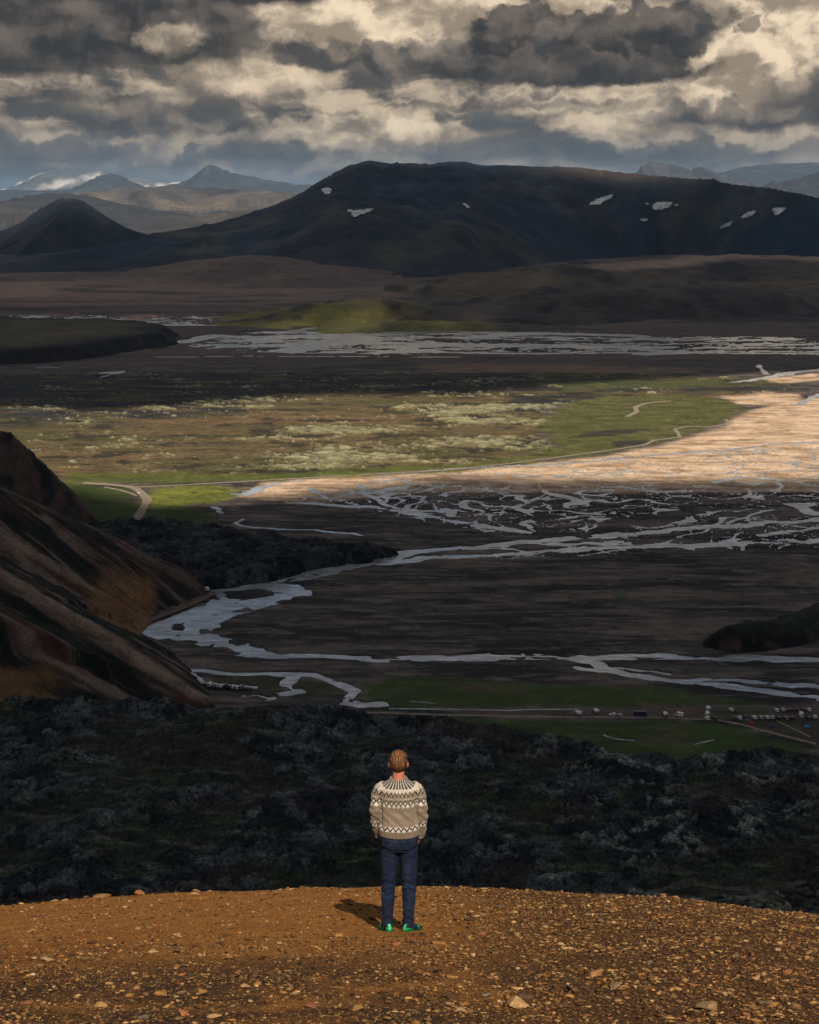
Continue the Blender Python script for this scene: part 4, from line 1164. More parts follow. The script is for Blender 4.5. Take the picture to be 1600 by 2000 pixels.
def knoll_at(px, py):
    """where the line of sight meets the knoll"""
    dx, dy, dz = ray(px, py)
    D = np.linspace(5, 24, 3000)
    g = knoll_base(dx / dy * D, D) - (H + dz / dy * D)
    i = np.nonzero(g > 0)[0]
    j = i[0] if len(i) else int(np.argmax(g))
    d = D[j]
    return dx / dy * d, d
def stone(name, px, py, w, hgt, depth, col, seed, label=None, group=None, sink=.25, sub=2, xy=None):
    rng = np.random.default_rng(seed)
    v, f = ico(sub)
    v = chip(rng, v)
    v = v + .05 * rng.normal(size=v.shape)
    v /= np.abs(v).max(0)
    x, y = xy if xy is not None else knoll_at(px, py)
    z = float(knoll_z(np.array([x]), np.array([y]))[0])
    P_ = v * np.array([w, depth, hgt]) * .5
    P_[:, 2] += hgt * (.5 - sink) - .30 * P_[:, 1]
    me = mesh_np(name, P_, None, f, {'col': np.zeros((len(v), 3)) + np.array(col)}, smooth=False)
    me.materials.append(M_stone)
    o = link(bpy.data.objects.new(name, me)); o.location = (x, y, z)
    o.rotation_euler = (0, 0, 0)
    if label: tag(o, label, 'rock', group)
    return o
oc, pale, dk, red = (.30, .145, .050), (.38, .225, .100), (.11, .058, .028), (.27, .105, .042)
ROCKS = [   # photo position of the foot, width, height, depth
    (271, 1745, .170, .085, .14, red, 'tall reddish block on the crest, left of the flat ochre slab cluster', .12),
    (205, 1744, .330, .060, .22, oc, 'long low ochre slab on the crest between two smaller stones', .3),
    (169, 1748, .100, .052, .09, dk, 'small dark stone on the crest at the left end of the long slab', .2),
    (105, 1757, .140, .050, .12, pale, 'pale flat stone on the crest near the left edge of the slope', .25),
    (125, 1761, .120, .040, .10, oc, 'thin ochre plate just below the pale flat crest stone', .3),
    (385, 1738, .120, .060, .10, oc, 'peaked ochre stone on the crest, between the reddish block and the walker', .2),
    (382, 1747, .130, .040, .12, pale, 'pale flat stone just below the peaked crest stone', .3),
    (408, 1742, .080, .028, .08, pale, 'small thin plate right of the peaked crest stone', .3),
    (437, 1743, .080, .025, .08, oc, 'last thin plate of the crest stones right of the peaked one', .3),
    (592, 1735, .110, .045, .09, dk, 'dark flat stone on the crest left of the walker', .2),
    (568, 1737, .070, .030, .07, pale, 'pale chip beside the dark flat crest stone', .3),
    (545, 1738, .090, .030, .09, pale, 'pale flat stone left of the dark crest stone', .3),
    (874, 1733, .110, .035, .09, pale, 'pale low stone on the crest just right of the walker', .25),
    (895, 1735, .100, .018, .08, oc, 'thin sliver of stone right of the pale crest stone', .3),
    (640, 1791, .210, .035, .22, pale, 'wide pale slab sunk in the soil below the shadow of the walker', .5),
    (665, 1829, .110, .070, .10, oc, 'angular ochre stone on the slope below and left of the walker', .25),
    (776, 1846, .105, .070, .10, red, 'reddish stone directly below the feet of the walker', .25),
    (857, 1843, .180, .055, .15, oc, 'broad low ochre stone below and right of the walker', .3),
    (298, 1863, .080, .058, .08, pale, 'round pale stone alone on the smooth left slope', .2),
    (346, 1862, .060, .045, .06, dk, 'small dark stone right of the round pale one', .2),
    (450, 1870, .075, .052, .07, oc, 'small upright ochre stone in the middle of the left slope', .2),
    (66, 1909, .060, .028, .05, (.62, .52, .38), 'whitish chip at the left edge of the slope', .2),
    (77, 1790, .070, .026, .06, dk, 'small dark stone below the crest at far left', .2),
    (245, 1773, .080, .030, .06, pale, 'small pale stone under the reddish crest block', .3),
    (295, 1768, .080, .050, .06, oc, 'stubby ochre stone below the reddish crest block', .25),
    (1167, 1902, .150, .070, .14, oc, 'largest flat-topped ochre stone on the right slope', .25),
    (1015, 1963, .170, .095, .15, pale, 'big pale wedge-shaped stone near the lower edge, centre right', .2),
    (1030, 1948, .140, .070, .12, dk, 'dark slab leaning behind the big pale wedge', .25),
    (1116, 1938, .095, .090, .09, dk, 'pointed dark stone right of the big pale wedge', .15),
    (1205, 1932, .120, .060, .11, (.20, .13, .06), 'olive-brown stone between the pointed one and the lower right boulder', .3),
    (1375, 1972, .170, .100, .15, (.24, .15, .07), 'rounded olive-brown boulder near the lower right corner', .3),
    (962, 1862, .095, .070, .09, (.20, .12, .06), 'squat brown stone right of and below the walker', .2),
    (925, 1868, .060, .040, .06, pale, 'small pale stone left of the squat brown one', .2),
    (395, 1938, .090, .060, .08, oc, 'ochre stone in the dark gravel at lower left', .25),
    (475, 1926, .100, .045, .09, pale, 'pale flat chip in the dark gravel, lower centre', .3),
    (820, 1750, .055, .045, .05, dk, 'small dark pebble beside the right knee of the walker', .2),
    (994, 1948, .05, .05, .05, red, 'little reddish pebble left of the dark leaning slab', .2),
    (1296, 1752, .10, .060, .09, red, 'reddish lump on the crest at the top of the rocky right slope', .2),
    (1320, 1756, .09, .050, .08, oc, 'ochre lump beside the reddish one on the right crest', .2),
    (1430, 1768, .10, .040, .08, pale, 'pale plate on the falling right crest', .25),
    (360, 1984, .085, .055, .08, red, 'red stone at the bottom edge, left of centre', .25),
    (420, 1992, .10, .040, .09, pale, 'pale flat stone at the bottom edge, left of centre', .3),
]
for i, (px, py, w, hh, dd, c_, lab, sk) in enumerate(ROCKS):
    stone('rock', px, py, w, hh, dd, c_, 900 + i, lab, None, sk)
def scatter_stones():
    """medium stones, each told apart by colour, size and where it lies"""
    rng = np.random.default_rng(5)
    kinds = [('ochre', (.30, .145, .048)), ('pale', (.40, .245, .115)), ('dark brown', (.085, .042, .020)), ('reddish', (.25, .095, .038)), ('yellowish', (.36, .20, .065)), ('greyish', (.17, .125, .085))]
    zones = [('near the left edge, below the crest', 20, 190, 1790, 1880), ('on the smooth slope left of the walker', 220, 560, 1775, 1850), ('in the dark gravel at lower left', 40, 360, 1915, 1990),
             ('in the dark gravel at lower centre', 500, 760, 1900, 1985), ('on the slope just right of the walker', 850, 1010, 1775, 1835), ('under the right crest', 1050, 1280, 1768, 1815),
             ('in the middle of the rocky right slope', 1080, 1340, 1825, 1890), ('near the right edge, below the crest', 1420, 1590, 1815, 1890), ('near the lower right corner', 1420, 1590, 1905, 1985),
             ('near the bottom edge, right of centre', 830, 980, 1905, 1990)]
    n = 0
    for zn, x0, x1, y0, y1 in zones:
        for kn, kc in kinds:
            for sz, s0 in (('large', .062), ('small', .036)):
                if sz == 'small' and kn in ('reddish', 'greyish'): continue
                px, py = rng.uniform(x0, x1), rng.uniform(y0, y1)
                s_ = s0 * rng.uniform(.85, 1.15)
                stone('stone', px, py, s_ * rng.uniform(1.1, 1.9), s_ * rng.uniform(.6, .95), s_ * 1.2, np.array(kc) * rng.uniform(.75, 1.0), 2000 + n,
                      sz + ' ' + kn + ' stone ' + zn, 'loose stones on the slope', .3, sub=1 if sz == 'small' else 2)
                n += 1
scatter_stones()

# ---------------------------------------------------------------- the walker
def tube(path, rad, n=16, cap=True):
    """round tube along a 3-D path; rad = radius or (across, along) per point"""
    p = np.array(path, float); r = [(a, a) if np.isscalar(a) else a for a in rad]
    T = np.gradient(p, axis=0); T /= np.linalg.norm(T, axis=1)[:, None]
    V = []
    for i in range(len(p)):
        ref = np.array([1.0, 0, 0]) if abs(T[i][0]) < .9 else np.array([0, 1.0, 0])
        a = ref - T[i] * (ref @ T[i]); a /= np.linalg.norm(a); b = np.cross(T[i], a)
        th = np.linspace(0, 2 * math.pi, n, endpoint=False)
        V.append(p[i] + np.outer(np.cos(th) * r[i][0], a) + np.outer(np.sin(th) * r[i][1], b))
    V = np.concatenate(V)
    F_ = []
    for i in range(len(p) - 1):
        for k in range(n):
            F_.append((i * n + k, i * n + (k + 1) % n, (i + 1) * n + (k + 1) % n, (i + 1) * n + k))
    F_.append(tuple(range(n))[::-1]); F_.append(tuple(range((len(p) - 1) * n, len(p) * n)))
    return V, F_
def stack(rings, n=28, e=2.35):
    """horizontal superellipse sections (z, rx, ry, cx, cy) joined into a trunk"""
    V, F_ = [], []
    th = np.linspace(0, 2 * math.pi, n, endpoint=False)
    c, s = np.cos(th), np.sin(th)
    c = np.sign(c) * np.abs(c) ** (2 / e); s = np.sign(s) * np.abs(s) ** (2 / e)
    for (z, rx, ry, cx, cy) in rings:
        V.append(np.stack([cx + rx * c, cy + ry * s, np.full(n, z)], 1))
    m = len(rings)
    for i in range(m - 1):
        for k in range(n):
            F_.append((i * n + k, i * n + (k + 1) % n, (i + 1) * n + (k + 1) % n, (i + 1) * n + k))
    F_.append(tuple(range(n))[::-1]); F_.append(tuple(range((m - 1) * n, m * n)))
    return np.concatenate(V), F_
def ball(c, r, sub=3):
    v, f = ico(sub)
    return v * np.array(r) + np.array(c), [tuple(t) for t in f]
def fuse(name, pieces, voxel, smooth=6):
    """union of overlapping closed pieces as one continuous skin"""
    V, F_, o = [], [], 0
    for v, f in pieces:
        V.append(v); F_ += [tuple(i + o for i in q) for q in f]; o += len(v)
    me = bpy.data.meshes.new(name); me.from_pydata(np.concatenate(V).tolist(), [], F_)
    bm = bmesh.new(); bm.from_mesh(me); bmesh.ops.recalc_face_normals(bm, faces=bm.faces); bm.to_mesh(me); bm.free()
    ob = bpy.data.objects.new(name, me); COL.objects.link(ob)
    r = ob.modifiers.new('r', 'REMESH'); r.mode = 'VOXEL'; r.voxel_size = voxel
    s = ob.modifiers.new('s', 'SMOOTH'); s.iterations = smooth; s.factor = .5
    dg = bpy.context.evaluated_depsgraph_get(); dg.update()
    out = bpy.data.meshes.new_from_object(ob.evaluated_get(dg))
    bpy.data.objects.remove(ob); bpy.data.meshes.remove(me)
    out.name = name
    return out
def co_of(me):
    a = np.empty(len(me.vertices) * 3, np.float32); me.vertices.foreach_get('co', a); return a.reshape(-1, 3).astype(float)
def nrm_of(me):
    a = np.empty(len(me.vertices) * 3, np.float32); me.vertices.foreach_get('normal', a); return a.reshape(-1, 3).astype(float)
def set_co(me, v):
    me.vertices.foreach_set('co', np.asarray(v, np.float32).ravel()); me.update()
def set_col(me, c):
    c = np.concatenate([np.asarray(c, np.float32), np.ones((len(c), 1), np.float32)], 1)
    at = me.attributes.new('col', 'FLOAT_COLOR', 'POINT'); at.data.foreach_set('color', c.ravel())
def cloth_mat(name, rough=.9, nscale=300.0, amt=.18, bump=.25, sheen=0.0):
    m, nt, bs, out = new_mat(name)
    at = nt.new('ShaderNodeAttribute', attribute_name='col')
    tc = nt.new('ShaderNodeTexCoord')
    n = nt.noise(tc.outputs['Object'], nscale, 2.0, .5)
    n2 = nt.noise(tc.outputs['Object'], 9.0, 4.0, .6)
    f = nt.m('MULTIPLY', nt.lin(n, .3, .7, 1 - amt, 1 + amt), nt.lin(n2, .3, .7, 1 - amt * .7, 1 + amt * .7))
    nt.put(bs.inputs['Base Color'], nt.vm('MULTIPLY', at.outputs['Color'], nt.xyz(f, f, f)))
    bs.inputs['Roughness'].default_value = rough
    nt.put(bs.inputs['Normal'], nt.bump(n, bump, .004))
    if sheen:
        bs.inputs['Sheen Weight'].default_value = sheen
    return m
M_knit = cloth_mat('knitted_wool', .95, 180.0, .20, .5, .15)
M_denim = cloth_mat('dark_denim', .9, 260.0, .22, .25)
M_skin = cloth_mat('skin', .55, 60.0, .06, .05)
M_hair = cloth_mat('brown_hair', .75, 90.0, .12, .08)
M_shoe = cloth_mat('shoe_mesh', .6, 200.0, .10, .1)

ARM_L = [(-.115, .0, 1.385), (-.156, .0, 1.355), (-.186, -.008, 1.27), (-.204, -.018, 1.14), (-.206, .008, 1.03), (-.196, .046, .93), (-.180, .078, .845)]
ARM_R = [(.115, .0, 1.385), (.156, .0, 1.355), (.188, -.008, 1.27), (.208, -.018, 1.14), (.212, .004, 1.03), (.207, .034, .93), (.198, .056, .845)]
ARM_W = [.074, .072, .066, .060, .056, .051, .046]
LEG_L = [(-.083, .0, .82), (-.086, .004, .64), (-.095, .016, .45), (-.102, -.008, .30), (-.105, -.008, .14), (-.105, -.004, .035)]
LEG_R = [(.088, .0, .82), (.094, .004, .64), (.098, .016, .45), (.096, -.004, .30), (.092, -.006, .14), (.091, -.002, .035)]
LEG_W = [.093, .083, .066, .063, .053, .057]

_ZO = [0, .20, .45, .743, .893, .995, 1.238, 1.338, 1.43, 1.486, 1.553, 1.74, 1.8]
_ZN = [0, .215, .485, .815, .968, 1.075, 1.318, 1.408, 1.468, 1.522, 1.592, 1.768, 1.825]
def grow(me):
    v = co_of(me); v[:, 2] = np.interp(v[:, 2], _ZO, _ZN); set_co(me, v)
def build_person():
    # --- body: one continuous figure (mostly under the clothes)
    pieces = [
        stack([(.80, .135, .095, 0, 0), (.95, .145, .098, 0, 0), (1.05, .135, .09, 0, 0), (1.2, .15, .10, 0, 0), (1.34, .165, .095, 0, 0), (1.41, .12, .07, 0, 0), (1.45, .062, .058, 0, 0)]),
        tube([(0, -.004, 1.40), (0, .0, 1.47), (0, .010, 1.56)], [(.062, .060), (.056, .057), (.055, .060)]),
        ball((0, .022, 1.632), (.076, .096, .098)), ball((0, .045, 1.575), (.058, .070, .066)),
        ball((.083, .014, 1.604), (.012, .022, .033), 2), ball((-.083, .014, 1.604), (.012, .022, .033), 2),
        tube([(0, .105, 1.635), (0, .122, 1.605), (0, .118, 1.592)], [.009, .013, .011], 10),
        tube([(-.022, .104, 1.560), (0, .112, 1.561), (.022, .104, 1.560)], [.007, .009, .007], 8),
        ball((.031, .102, 1.637), (.014, .008, .008), 2), ball((-.031, .102, 1.637), (.014, .008, .008), 2),
    ]
    for arm in (ARM_L, ARM_R):
        pieces.append(tube(arm, [w * .70 for w in ARM_W], 14))
        s = -1 if arm is ARM_L else 1
        w = np.array(arm[-1]); d = np.array([-.25 * s, .52, -.82]); d /= np.linalg.norm(d)
        side = np.array([0, .84, .53])
        palm = [w - d * .02, w + d * .03, w + d * .075, w + d * .10]
        pieces.append(tube(palm, [(.020, .026), (.016, .034), (.016, .042), (.014, .040)], 14))
        for k, (o, L) in enumerate(((-.030, .062), (-.010, .075), (.011, .080), (.031, .070))):
            b = w + d * .09 + side * o
            inn = np.array([-s * .6, 0, -.1])
            pieces.append(tube([b, b + d * L * .45, b + d * L * .75 + inn * .012, b + d * L + inn * .028], [.0095, .009, .0085, .007], 8))
        tb = w + d * .03 + side * .030
        pieces.append(tube([tb, tb + side * .030 + d * .018, tb + side * .040 + d * .048], [.012, .011, .009], 8))
    for leg in (LEG_L, LEG_R):
        pieces.append(tube(leg, [w * .72 for w in LEG_W], 14))
    me = fuse('person', pieces, .0065, 4)
    v = co_of(me)
    c = np.zeros((len(v), 3)) + np.array([.46, .215, .135])
    c = cmix(c, (.50, .17, .11), sstep(np.abs(v[:, 0]), .070, .082) * sstep(v[:, 2], 1.5, 1.56))     # ears, nape reddened
    c = cmix(c, (.50, .19, .115), sstep(v[:, 2], 1.43, 1.47) * sstep(1.56 - v[:, 2], 0, .03))
    c = cmix(c, (.30, .09, .07), (np.hypot(v[:, 0] / .026, (v[:, 2] - 1.561) / .008) < 1).astype(float) * (v[:, 1] > .08))
    c = cmix(c, (.03, .025, .02), ((np.hypot((np.abs(v[:, 0]) - .031) / .010, (v[:, 2] - 1.637) / .006) < 1) & (v[:, 1] > .08)).astype(float))
    set_col(me, c); me.materials.append(M_skin); grow(me)
    me.polygons.foreach_set('use_smooth', np.ones(len(me.polygons), bool))
    px = -.098
    gz = float(knoll_z(np.array([px]), np.array([12.0]))[0])
    person = link(bpy.data.objects.new('person', me)); person.location = (px, 12.0, gz + .012); person.scale = (.97, .98, .975)
    tag(person, 'person in patterned wool sweater and dark jeans standing with back turned on the ochre crest', 'person')

    # --- trousers
    pieces = [stack([(.745, .150, .100, .002, .0), (.79, .176, .120, .002, -.004), (.86, .182, .128, .002, -.008), (.93, .176, .122, .002, -.004), (1.0, .166, .112, .002, 0)])]
    pieces += [ball((-.082, -.050, .855), (.083, .066, .095)), ball((.086, -.050, .855), (.083, .066, .095))]
    for leg in (LEG_L, LEG_R): pieces.append(tube(leg, LEG_W, 20))
    me = fuse('trousers', pieces, .007, 5)
    v, n = co_of(me), nrm_of(me)
    th = np.arctan2(v[:, 1], v[:, 0] - np.where(v[:, 0] < 0, -.09, .09))
    dsp = .012 * perlin(th * 1.1 + v[:, 2] * 4, v[:, 2] * 30 + 2.4 * np.sin(th), 3) * (.35 + sstep(.10 - np.abs(v[:, 2] - .43), 0, .08) + .9 * sstep(.20 - v[:, 2], 0, .1))
    dsp += .009 * perlin(v[:, 0] * 9 + 3, v[:, 2] * 17 + v[:, 0] * np.sign(v[:, 0]) * 25, 5) * sstep(v[:, 2], .60, .74)
    dsp += -.008 * np.exp(-((v[:, 2] - .765 - .10 * np.abs(v[:, 0])) / .014) ** 2) * (v[:, 1] < 0) * sstep(np.abs(v[:, 0]), 0.0, .05)
    set_co(me, v + n * dsp[:, None])
    c = np.zeros((len(v), 3)) + np.array([.009, .016, .038])
    c = cmix(c, (.030, .042, .080), sstep(perlin(v[:, 0] * 9, v[:, 2] * 6, 9) + .8 * perlin(v[:, 0] * 26, v[:, 2] * 34, 11), .05, .6) * .38)
    seam = np.exp(-(v[:, 0] / .004) ** 2) * (v[:, 2] > .78) * (v[:, 1] < 0)
    c = cmix(c, (.012, .016, .028), seam)
    # back pockets outlined by darker stitching
    for sx_ in (-.085, .088):
        a = np.maximum(np.abs(v[:, 0] - sx_) / .060, np.abs(v[:, 2] - .872) / .058)
        c = cmix(c, (.012, .017, .032), ((a > .90) & (a < 1.02) & (v[:, 1] < 0)).astype(float) * .8)
    set_col(me, c); me.materials.append(M_denim); grow(me)
    me.polygons.foreach_set('use_smooth', np.ones(len(me.polygons), bool))
    link(bpy.data.objects.new('trousers', me), person)['label'] = 'dark blue jeans'

    # --- sweater
    pieces = [stack([(.893, .180, .128, .004, -.004), (.905, .190, .138, .004, -.006), (.935, .191, .140, .003, -.006), (.965, .190, .142, .0, -.008), (1.0, .186, .138, 0, -.010), (1.06, .176, .128, 0, -.006), (1.15, .172, .122, 0, -.004),
                     (1.25, .182, .125, 0, -.004), (1.33, .188, .120, 0, -.006), (1.385, .180, .105, 0, -.008), (1.42, .148, .092, 0, -.006), (1.445, .108, .080, 0, -.004), (1.460, .086, .076, 0, 0), (1.478, .077, .071, 0, .002)])]
    for arm in (ARM_L, ARM_R): pieces.append(tube(arm, ARM_W, 20))
    pieces.append(tube([(.074 * math.cos(t), .070 * math.sin(t) + .002, 1.474) for t in np.linspace(0, 2 * math.pi, 25)], [.0115] * 25, 8))
    me = fuse('sweater', pieces, .0052, 4)
    v, n = co_of(me), nrm_of(me)
    dl, _ = seg_dist3(v, ARM_L); dr, _ = seg_dist3(v, ARM_R)
    slv = (np.minimum(dl, dr) < .082) & (np.abs(v[:, 0]) > .150 + .05 * sstep(1.36 - v[:, 2], 0, .3))
    f1 = .011 * perlin(v[:, 0] * 7 + 1.3 * v[:, 2], v[:, 2] * 19 + v[:, 0] * 16, 21) * sstep(1.22 - v[:, 2], 0, .12) * sstep(v[:, 2], .955, 1.0)
    f2 = .0085 * perlin(np.arctan2(v[:, 1], np.abs(v[:, 0]) - .21) * .9, v[:, 2] * 24, 23) * slv
    f3 = -.017 * np.exp(-((np.abs(v[:, 0]) - (.158 + .03 * sstep(1.3 - v[:, 2], .2, -.1))) / .010) ** 2) * sstep(1.34 - v[:, 2], 0, .1) * sstep(v[:, 2], .97, 1.06) * (v[:, 1] < .02)
    set_co(me, v + n * (f1 + f2 + f3)[:, None])
    x, y, z = v[:, 0], v[:, 1], v[:, 2]
    rho = np.hypot(x, y * 1.25)
    z = np.minimum(z, np.maximum(1.462 - .80 * (rho - .078), np.where(z > 1.28, 1.28, 9)))
    slv = slv & (v[:, 2] < 1.355)
    th = np.arctan2(x, -y)
    tha = np.arctan2(np.abs(x) - .205, -y + .0)
    DARK, WHITE, BEIGE = np.array([.032, .027, .024]), np.array([.54, .48, .40]), np.array([.215, .165, .115])
    c = np.zeros((len(v), 3)) + BEIGE
    def put(mask, colr):
        c[mask] = colr
    def cell(nrep, nsl):
        u = np.where(slv, tha * nsl / (2 * math.pi), th * nrep / (2 * math.pi))
        return u - np.floor(u) - .5
    # radiating dark stripes under the collar
    f = cell(24, 12); b = (z > 1.392) & (z < 1.462) & ~slv
    put(b, WHITE * .8); put(b & (np.abs(f) < .30) & (z > 1.398), DARK)
    put((z > 1.374) & (z <= 1.394), WHITE * .85)
    # leaf row with dark points
    f = cell(24, 9); b = (z > 1.300) & (z <= 1.376); q = (z - 1.300) / .076
    put(b, BEIGE * 1.15); put(b & (np.abs(f) < .10 + .30 * q), WHITE)
    put(b & (np.abs(np.abs(f) * 1.5 - (q - .10)) < .20) & (q < .72), DARK)
    put(b & (np.abs(f) < .07) & (q > .45), BEIGE * .8)
    # ticks
    f = cell(60, 22); put((z > 1.272) & (z < 1.288) & (np.abs(f) < .22), WHITE * .9)
    # lozenges
    f = cell(20, 7.5); q = (z - 1.238) / .034; r_ = np.abs(f) * 2 + np.abs(q) * .95
    b = (np.abs(q) < 1.0)
    put(b & (q < -.05), WHITE); put(b & (r_ < 1.05), DARK); put(b & (r_ < .52), WHITE)
    b = (z > 1.190) & (z <= 1.206); put(b & (np.abs(f) > .08 + .36 * (1.206 - z) / .016), WHITE)
    # hem band: dark wave on white, then ribbing
    f = cell(19, 7); zb = np.where(slv, z - .012, z); q = (zb - .995) / .030
    b = np.abs(q) < 1.0
    put(b, WHITE); put(b & (np.abs(q - (np.abs(f) * 2.4 - .75)) < .36), DARK); put(b & (q > .35 + .9 * np.abs(f)), BEIGE)
    f = cell(74, 26); rib = (z < .964) | (z > 1.462)
    c[rib] = np.where((np.abs(f) < .24)[:, None], BEIGE * .62, BEIGE * 1.12)[rib]
    me.materials.append(M_knit); set_col(me, c); grow(me)
    me.polygons.foreach_set('use_smooth', np.ones(len(me.polygons), bool))
    link(bpy.data.objects.new('sweater', me), person)['label'] = 'beige wool sweater with dark and white knitted bands'

    # --- hair: short, brushed back, longer on the crown
    v, f = ico(5)
    d = v.copy()
    rad = np.array([.086, .107, .108])
    dd_ = np.sign(d) * np.abs(d) ** .82; d = lerp(d, dd_ / np.maximum(np.linalg.norm(dd_ , axis=1), 1e-6)[:, None] ** .55, sstep(d[:, 2], -.5, .4)[:, None])
    p = d * rad + np.array([0, .020, 1.630])
    back = sstep(-d[:, 1], -.35, .25)
    line = lerp(1.672, 1.553, back)                                   # hairline: high in front, low at the nape
    line = line + .062 * sstep(np.abs(d[:, 0]), .62, .90) * sstep(d[:, 1], -.55, -.15)
    top = 1.0 + .05 * sstep(d[:, 2], .3, .9)
    strand = .0040 * perlin(d[:, 0] * 7 + 1.5 * d[:, 2] + 2 * d[:, 1], d[:, 2] * 1.2 + d[:, 1], 31) + .0035 * perlin(d[:, 0] * 26 + 4 * d[:, 2], d[:, 2] * 2 + d[:, 1] * 2, 33)
    p = (p - [0, .02, 1.63]) * top[:, None] + d * strand[:, None] + np.array([0, .02, 1.63])
    under = sstep(line - p[:, 2], 0.0, .014)
    p = lerp(p, d * (rad * .80) + np.array([0, .024, 1.630]), under[:, None])
    me = mesh_np('hair', p, None, f)
    cc = cmix(np.zeros((len(p), 3)) + np.array([.060, .023, .009]), (.24, .105, .042), sstep(perlin(d[:, 0] * 15 + 3 * d[:, 2], d[:, 2] * 2 + d[:, 1], 35), -.15, .35) * sstep(p[:, 2], 1.56, 1.66))  # sunlit highlights put into the colour as lighter streaks, more towards the top
    set_col(me, cc); me.materials.append(M_hair); grow(me)
    link(bpy.data.objects.new('hair', me), person)['label'] = 'short brown hair'

    # --- shoes: green running shoes with a pale sole
    def shoe(x0, yaw, label):
        ys = np.array([-.085, -.075, -.045, 0, .05, .10, .15, .180, .190])
        w = np.array([.020, .034, .040, .041, .043, .048, .043, .026, .008])
        h = np.array([.075, .096, .098, .088, .070, .056, .046, .038, .026])
        n = 16; V, F_ = [], []
        th_ = np.linspace(0, 2 * math.pi, n, endpoint=False)
        for a, b_, hh in zip(ys, w, h):
            cx = np.cos(th_); cz = np.sin(th_)
            V.append(np.stack([b_ * np.sign(cx) * np.abs(cx) ** .7, np.full(n, a), .012 + hh * .5 + hh * .5 * np.sign(cz) * np.abs(cz) ** .7], 1))
        for i in range(len(ys) - 1):
            for k in range(n): F_.append((i * n + k, i * n + (k + 1) % n, (i + 1) * n + (k + 1) % n, (i + 1) * n + k))
        F_.append(tuple(range(n))[::-1]); F_.append(tuple(range((len(ys) - 1) * n, len(ys) * n)))
        me = fuse('shoe', [(np.concatenate(V), F_)], .0045, 3)
        v = co_of(me)
        c = np.zeros((len(v), 3)) + np.array([.012, .27, .070])
        blk = (perlin(v[:, 0] * 38 + 7, v[:, 1] * 24 + v[:, 2] * 30, 41) > -.05) & (v[:, 1] > -.06)
        c[blk] = (.012, .020, .028)
        c[(v[:, 2] > .085) & (v[:, 1] > -.065)] = (.010, .014, .022)
        c[(v[:, 2] > .05) & (v[:, 1] < -.03) & (np.abs(v[:, 0]) > .016)] = (.012, .018, .030)
        c[(v[:, 1] < -.072) & (np.abs(v[:, 0]) < .010)] = (.12, .50, .22)
        set_col(me, c); me.materials.append(M_shoe)
        me.polygons.foreach_set('use_smooth', np.ones(len(me.polygons), bool))
        o = link(bpy.data.objects.new('shoe', me), person)
        o['label'] = label
        # sole
        V, F_ = [], []
        for zz in (0.0, .020):
            V.append(np.stack([np.concatenate([w, -w[::-1]]) * 1.08, np.concatenate([ys, ys[::-1]]) * 1.03, np.full(18, zz)], 1))
        nn = 18
        F_ = [tuple(range(nn))[::-1], tuple(range(nn, 2 * nn))] + [(k, (k + 1) % nn, nn + (k + 1) % nn, nn + k) for k in range(nn)]
        ms = bpy.data.meshes.new('sole'); ms.from_pydata(np.concatenate(V).tolist(), [], F_)
        set_col(ms, np.zeros((2 * nn, 3)) + np.array([.012, .085, .040])); ms.materials.append(M_shoe)
        link(bpy.data.objects.new('sole', ms), o)
        o.rotation_euler = (-math.atan(.415 * math.cos(yaw)), math.atan(.415 * math.sin(yaw)) * 0, yaw)
        o.location = (x0, -.012, -.012); o.scale = (.92, .90, .92)
        return o
    shoe(-.106, R(22), 'green and black left running shoe'); shoe(.096, R(-42), 'green and black right running shoe turned outwards')
    return person
def seg_dist3(v, pts):
    best = np.full(len(v), 9.0); par = np.zeros(len(v)); p = np.array(pts)
    for i in range(len(p) - 1):
        a, b = p[i], p[i + 1]; ab = b - a
        t = np.clip(((v - a) @ ab) / (ab @ ab), 0, 1)
        d = np.linalg.norm(v - a - t[:, None] * ab, axis=1)
        k = d < best; best[k] = d[k]; par[k] = i + t[k]
    return best, par
PERSON = build_person()

# ---------------------------------------------------------------- vehicles, tents and walkers in the valley
def paint(name, c, rough=.4):
    m, nt, bs, out = new_mat(name)
    tc = nt.new('ShaderNodeTexCoord')
    n = nt.noise(tc.outputs['Object'], 1.5, 3.0, .5)
    f = nt.lin(n, .3, .7, .85, 1.1)
    nt.put(bs.inputs['Base Color'], nt.vm('MULTIPLY', nt.xyz(*c), nt.xyz(f, f, f)))
    bs.inputs['Roughness'].default_value = rough
    bs.inputs['Specular IOR Level'].default_value = .5
    return m
PAINT = {k: paint(k + '_paint', c) for k, c in dict(white=(.78, .78, .76), silver=(.45, .48, .52), blue=(.10, .17, .34), navy=(.03, .045, .10), black=(.018, .018, .02), red=(.22, .025, .02), green=(.04, .07, .05), grey=(.16, .17, .18)).items()}
M_glass = paint('vehicle_glass', (.02, .025, .03), .08)
M_tyre = paint('tyre_rubber', (.015, .015, .015), .85)
def prism(name, prof, w, mat, y0=0.0):
    """side profile (length, height) extruded across the width"""
    n = len(prof)
    V = [(y0 - w / 2, a, b) for a, b in prof] + [(y0 + w / 2, a, b) for a, b in prof]
    F_ = [tuple(range(n)), tuple(range(n, 2 * n))[::-1]] + [(k, n + k, n + (k + 1) % n, (k + 1) % n) for k in range(n)]
    me = bpy.data.meshes.new(name); me.from_pydata(V, [], F_)
    bm = bmesh.new(); bm.from_mesh(me); bmesh.ops.recalc_face_normals(bm, faces=bm.faces); bm.to_mesh(me); bm.free()
    me.materials.append(mat); return me
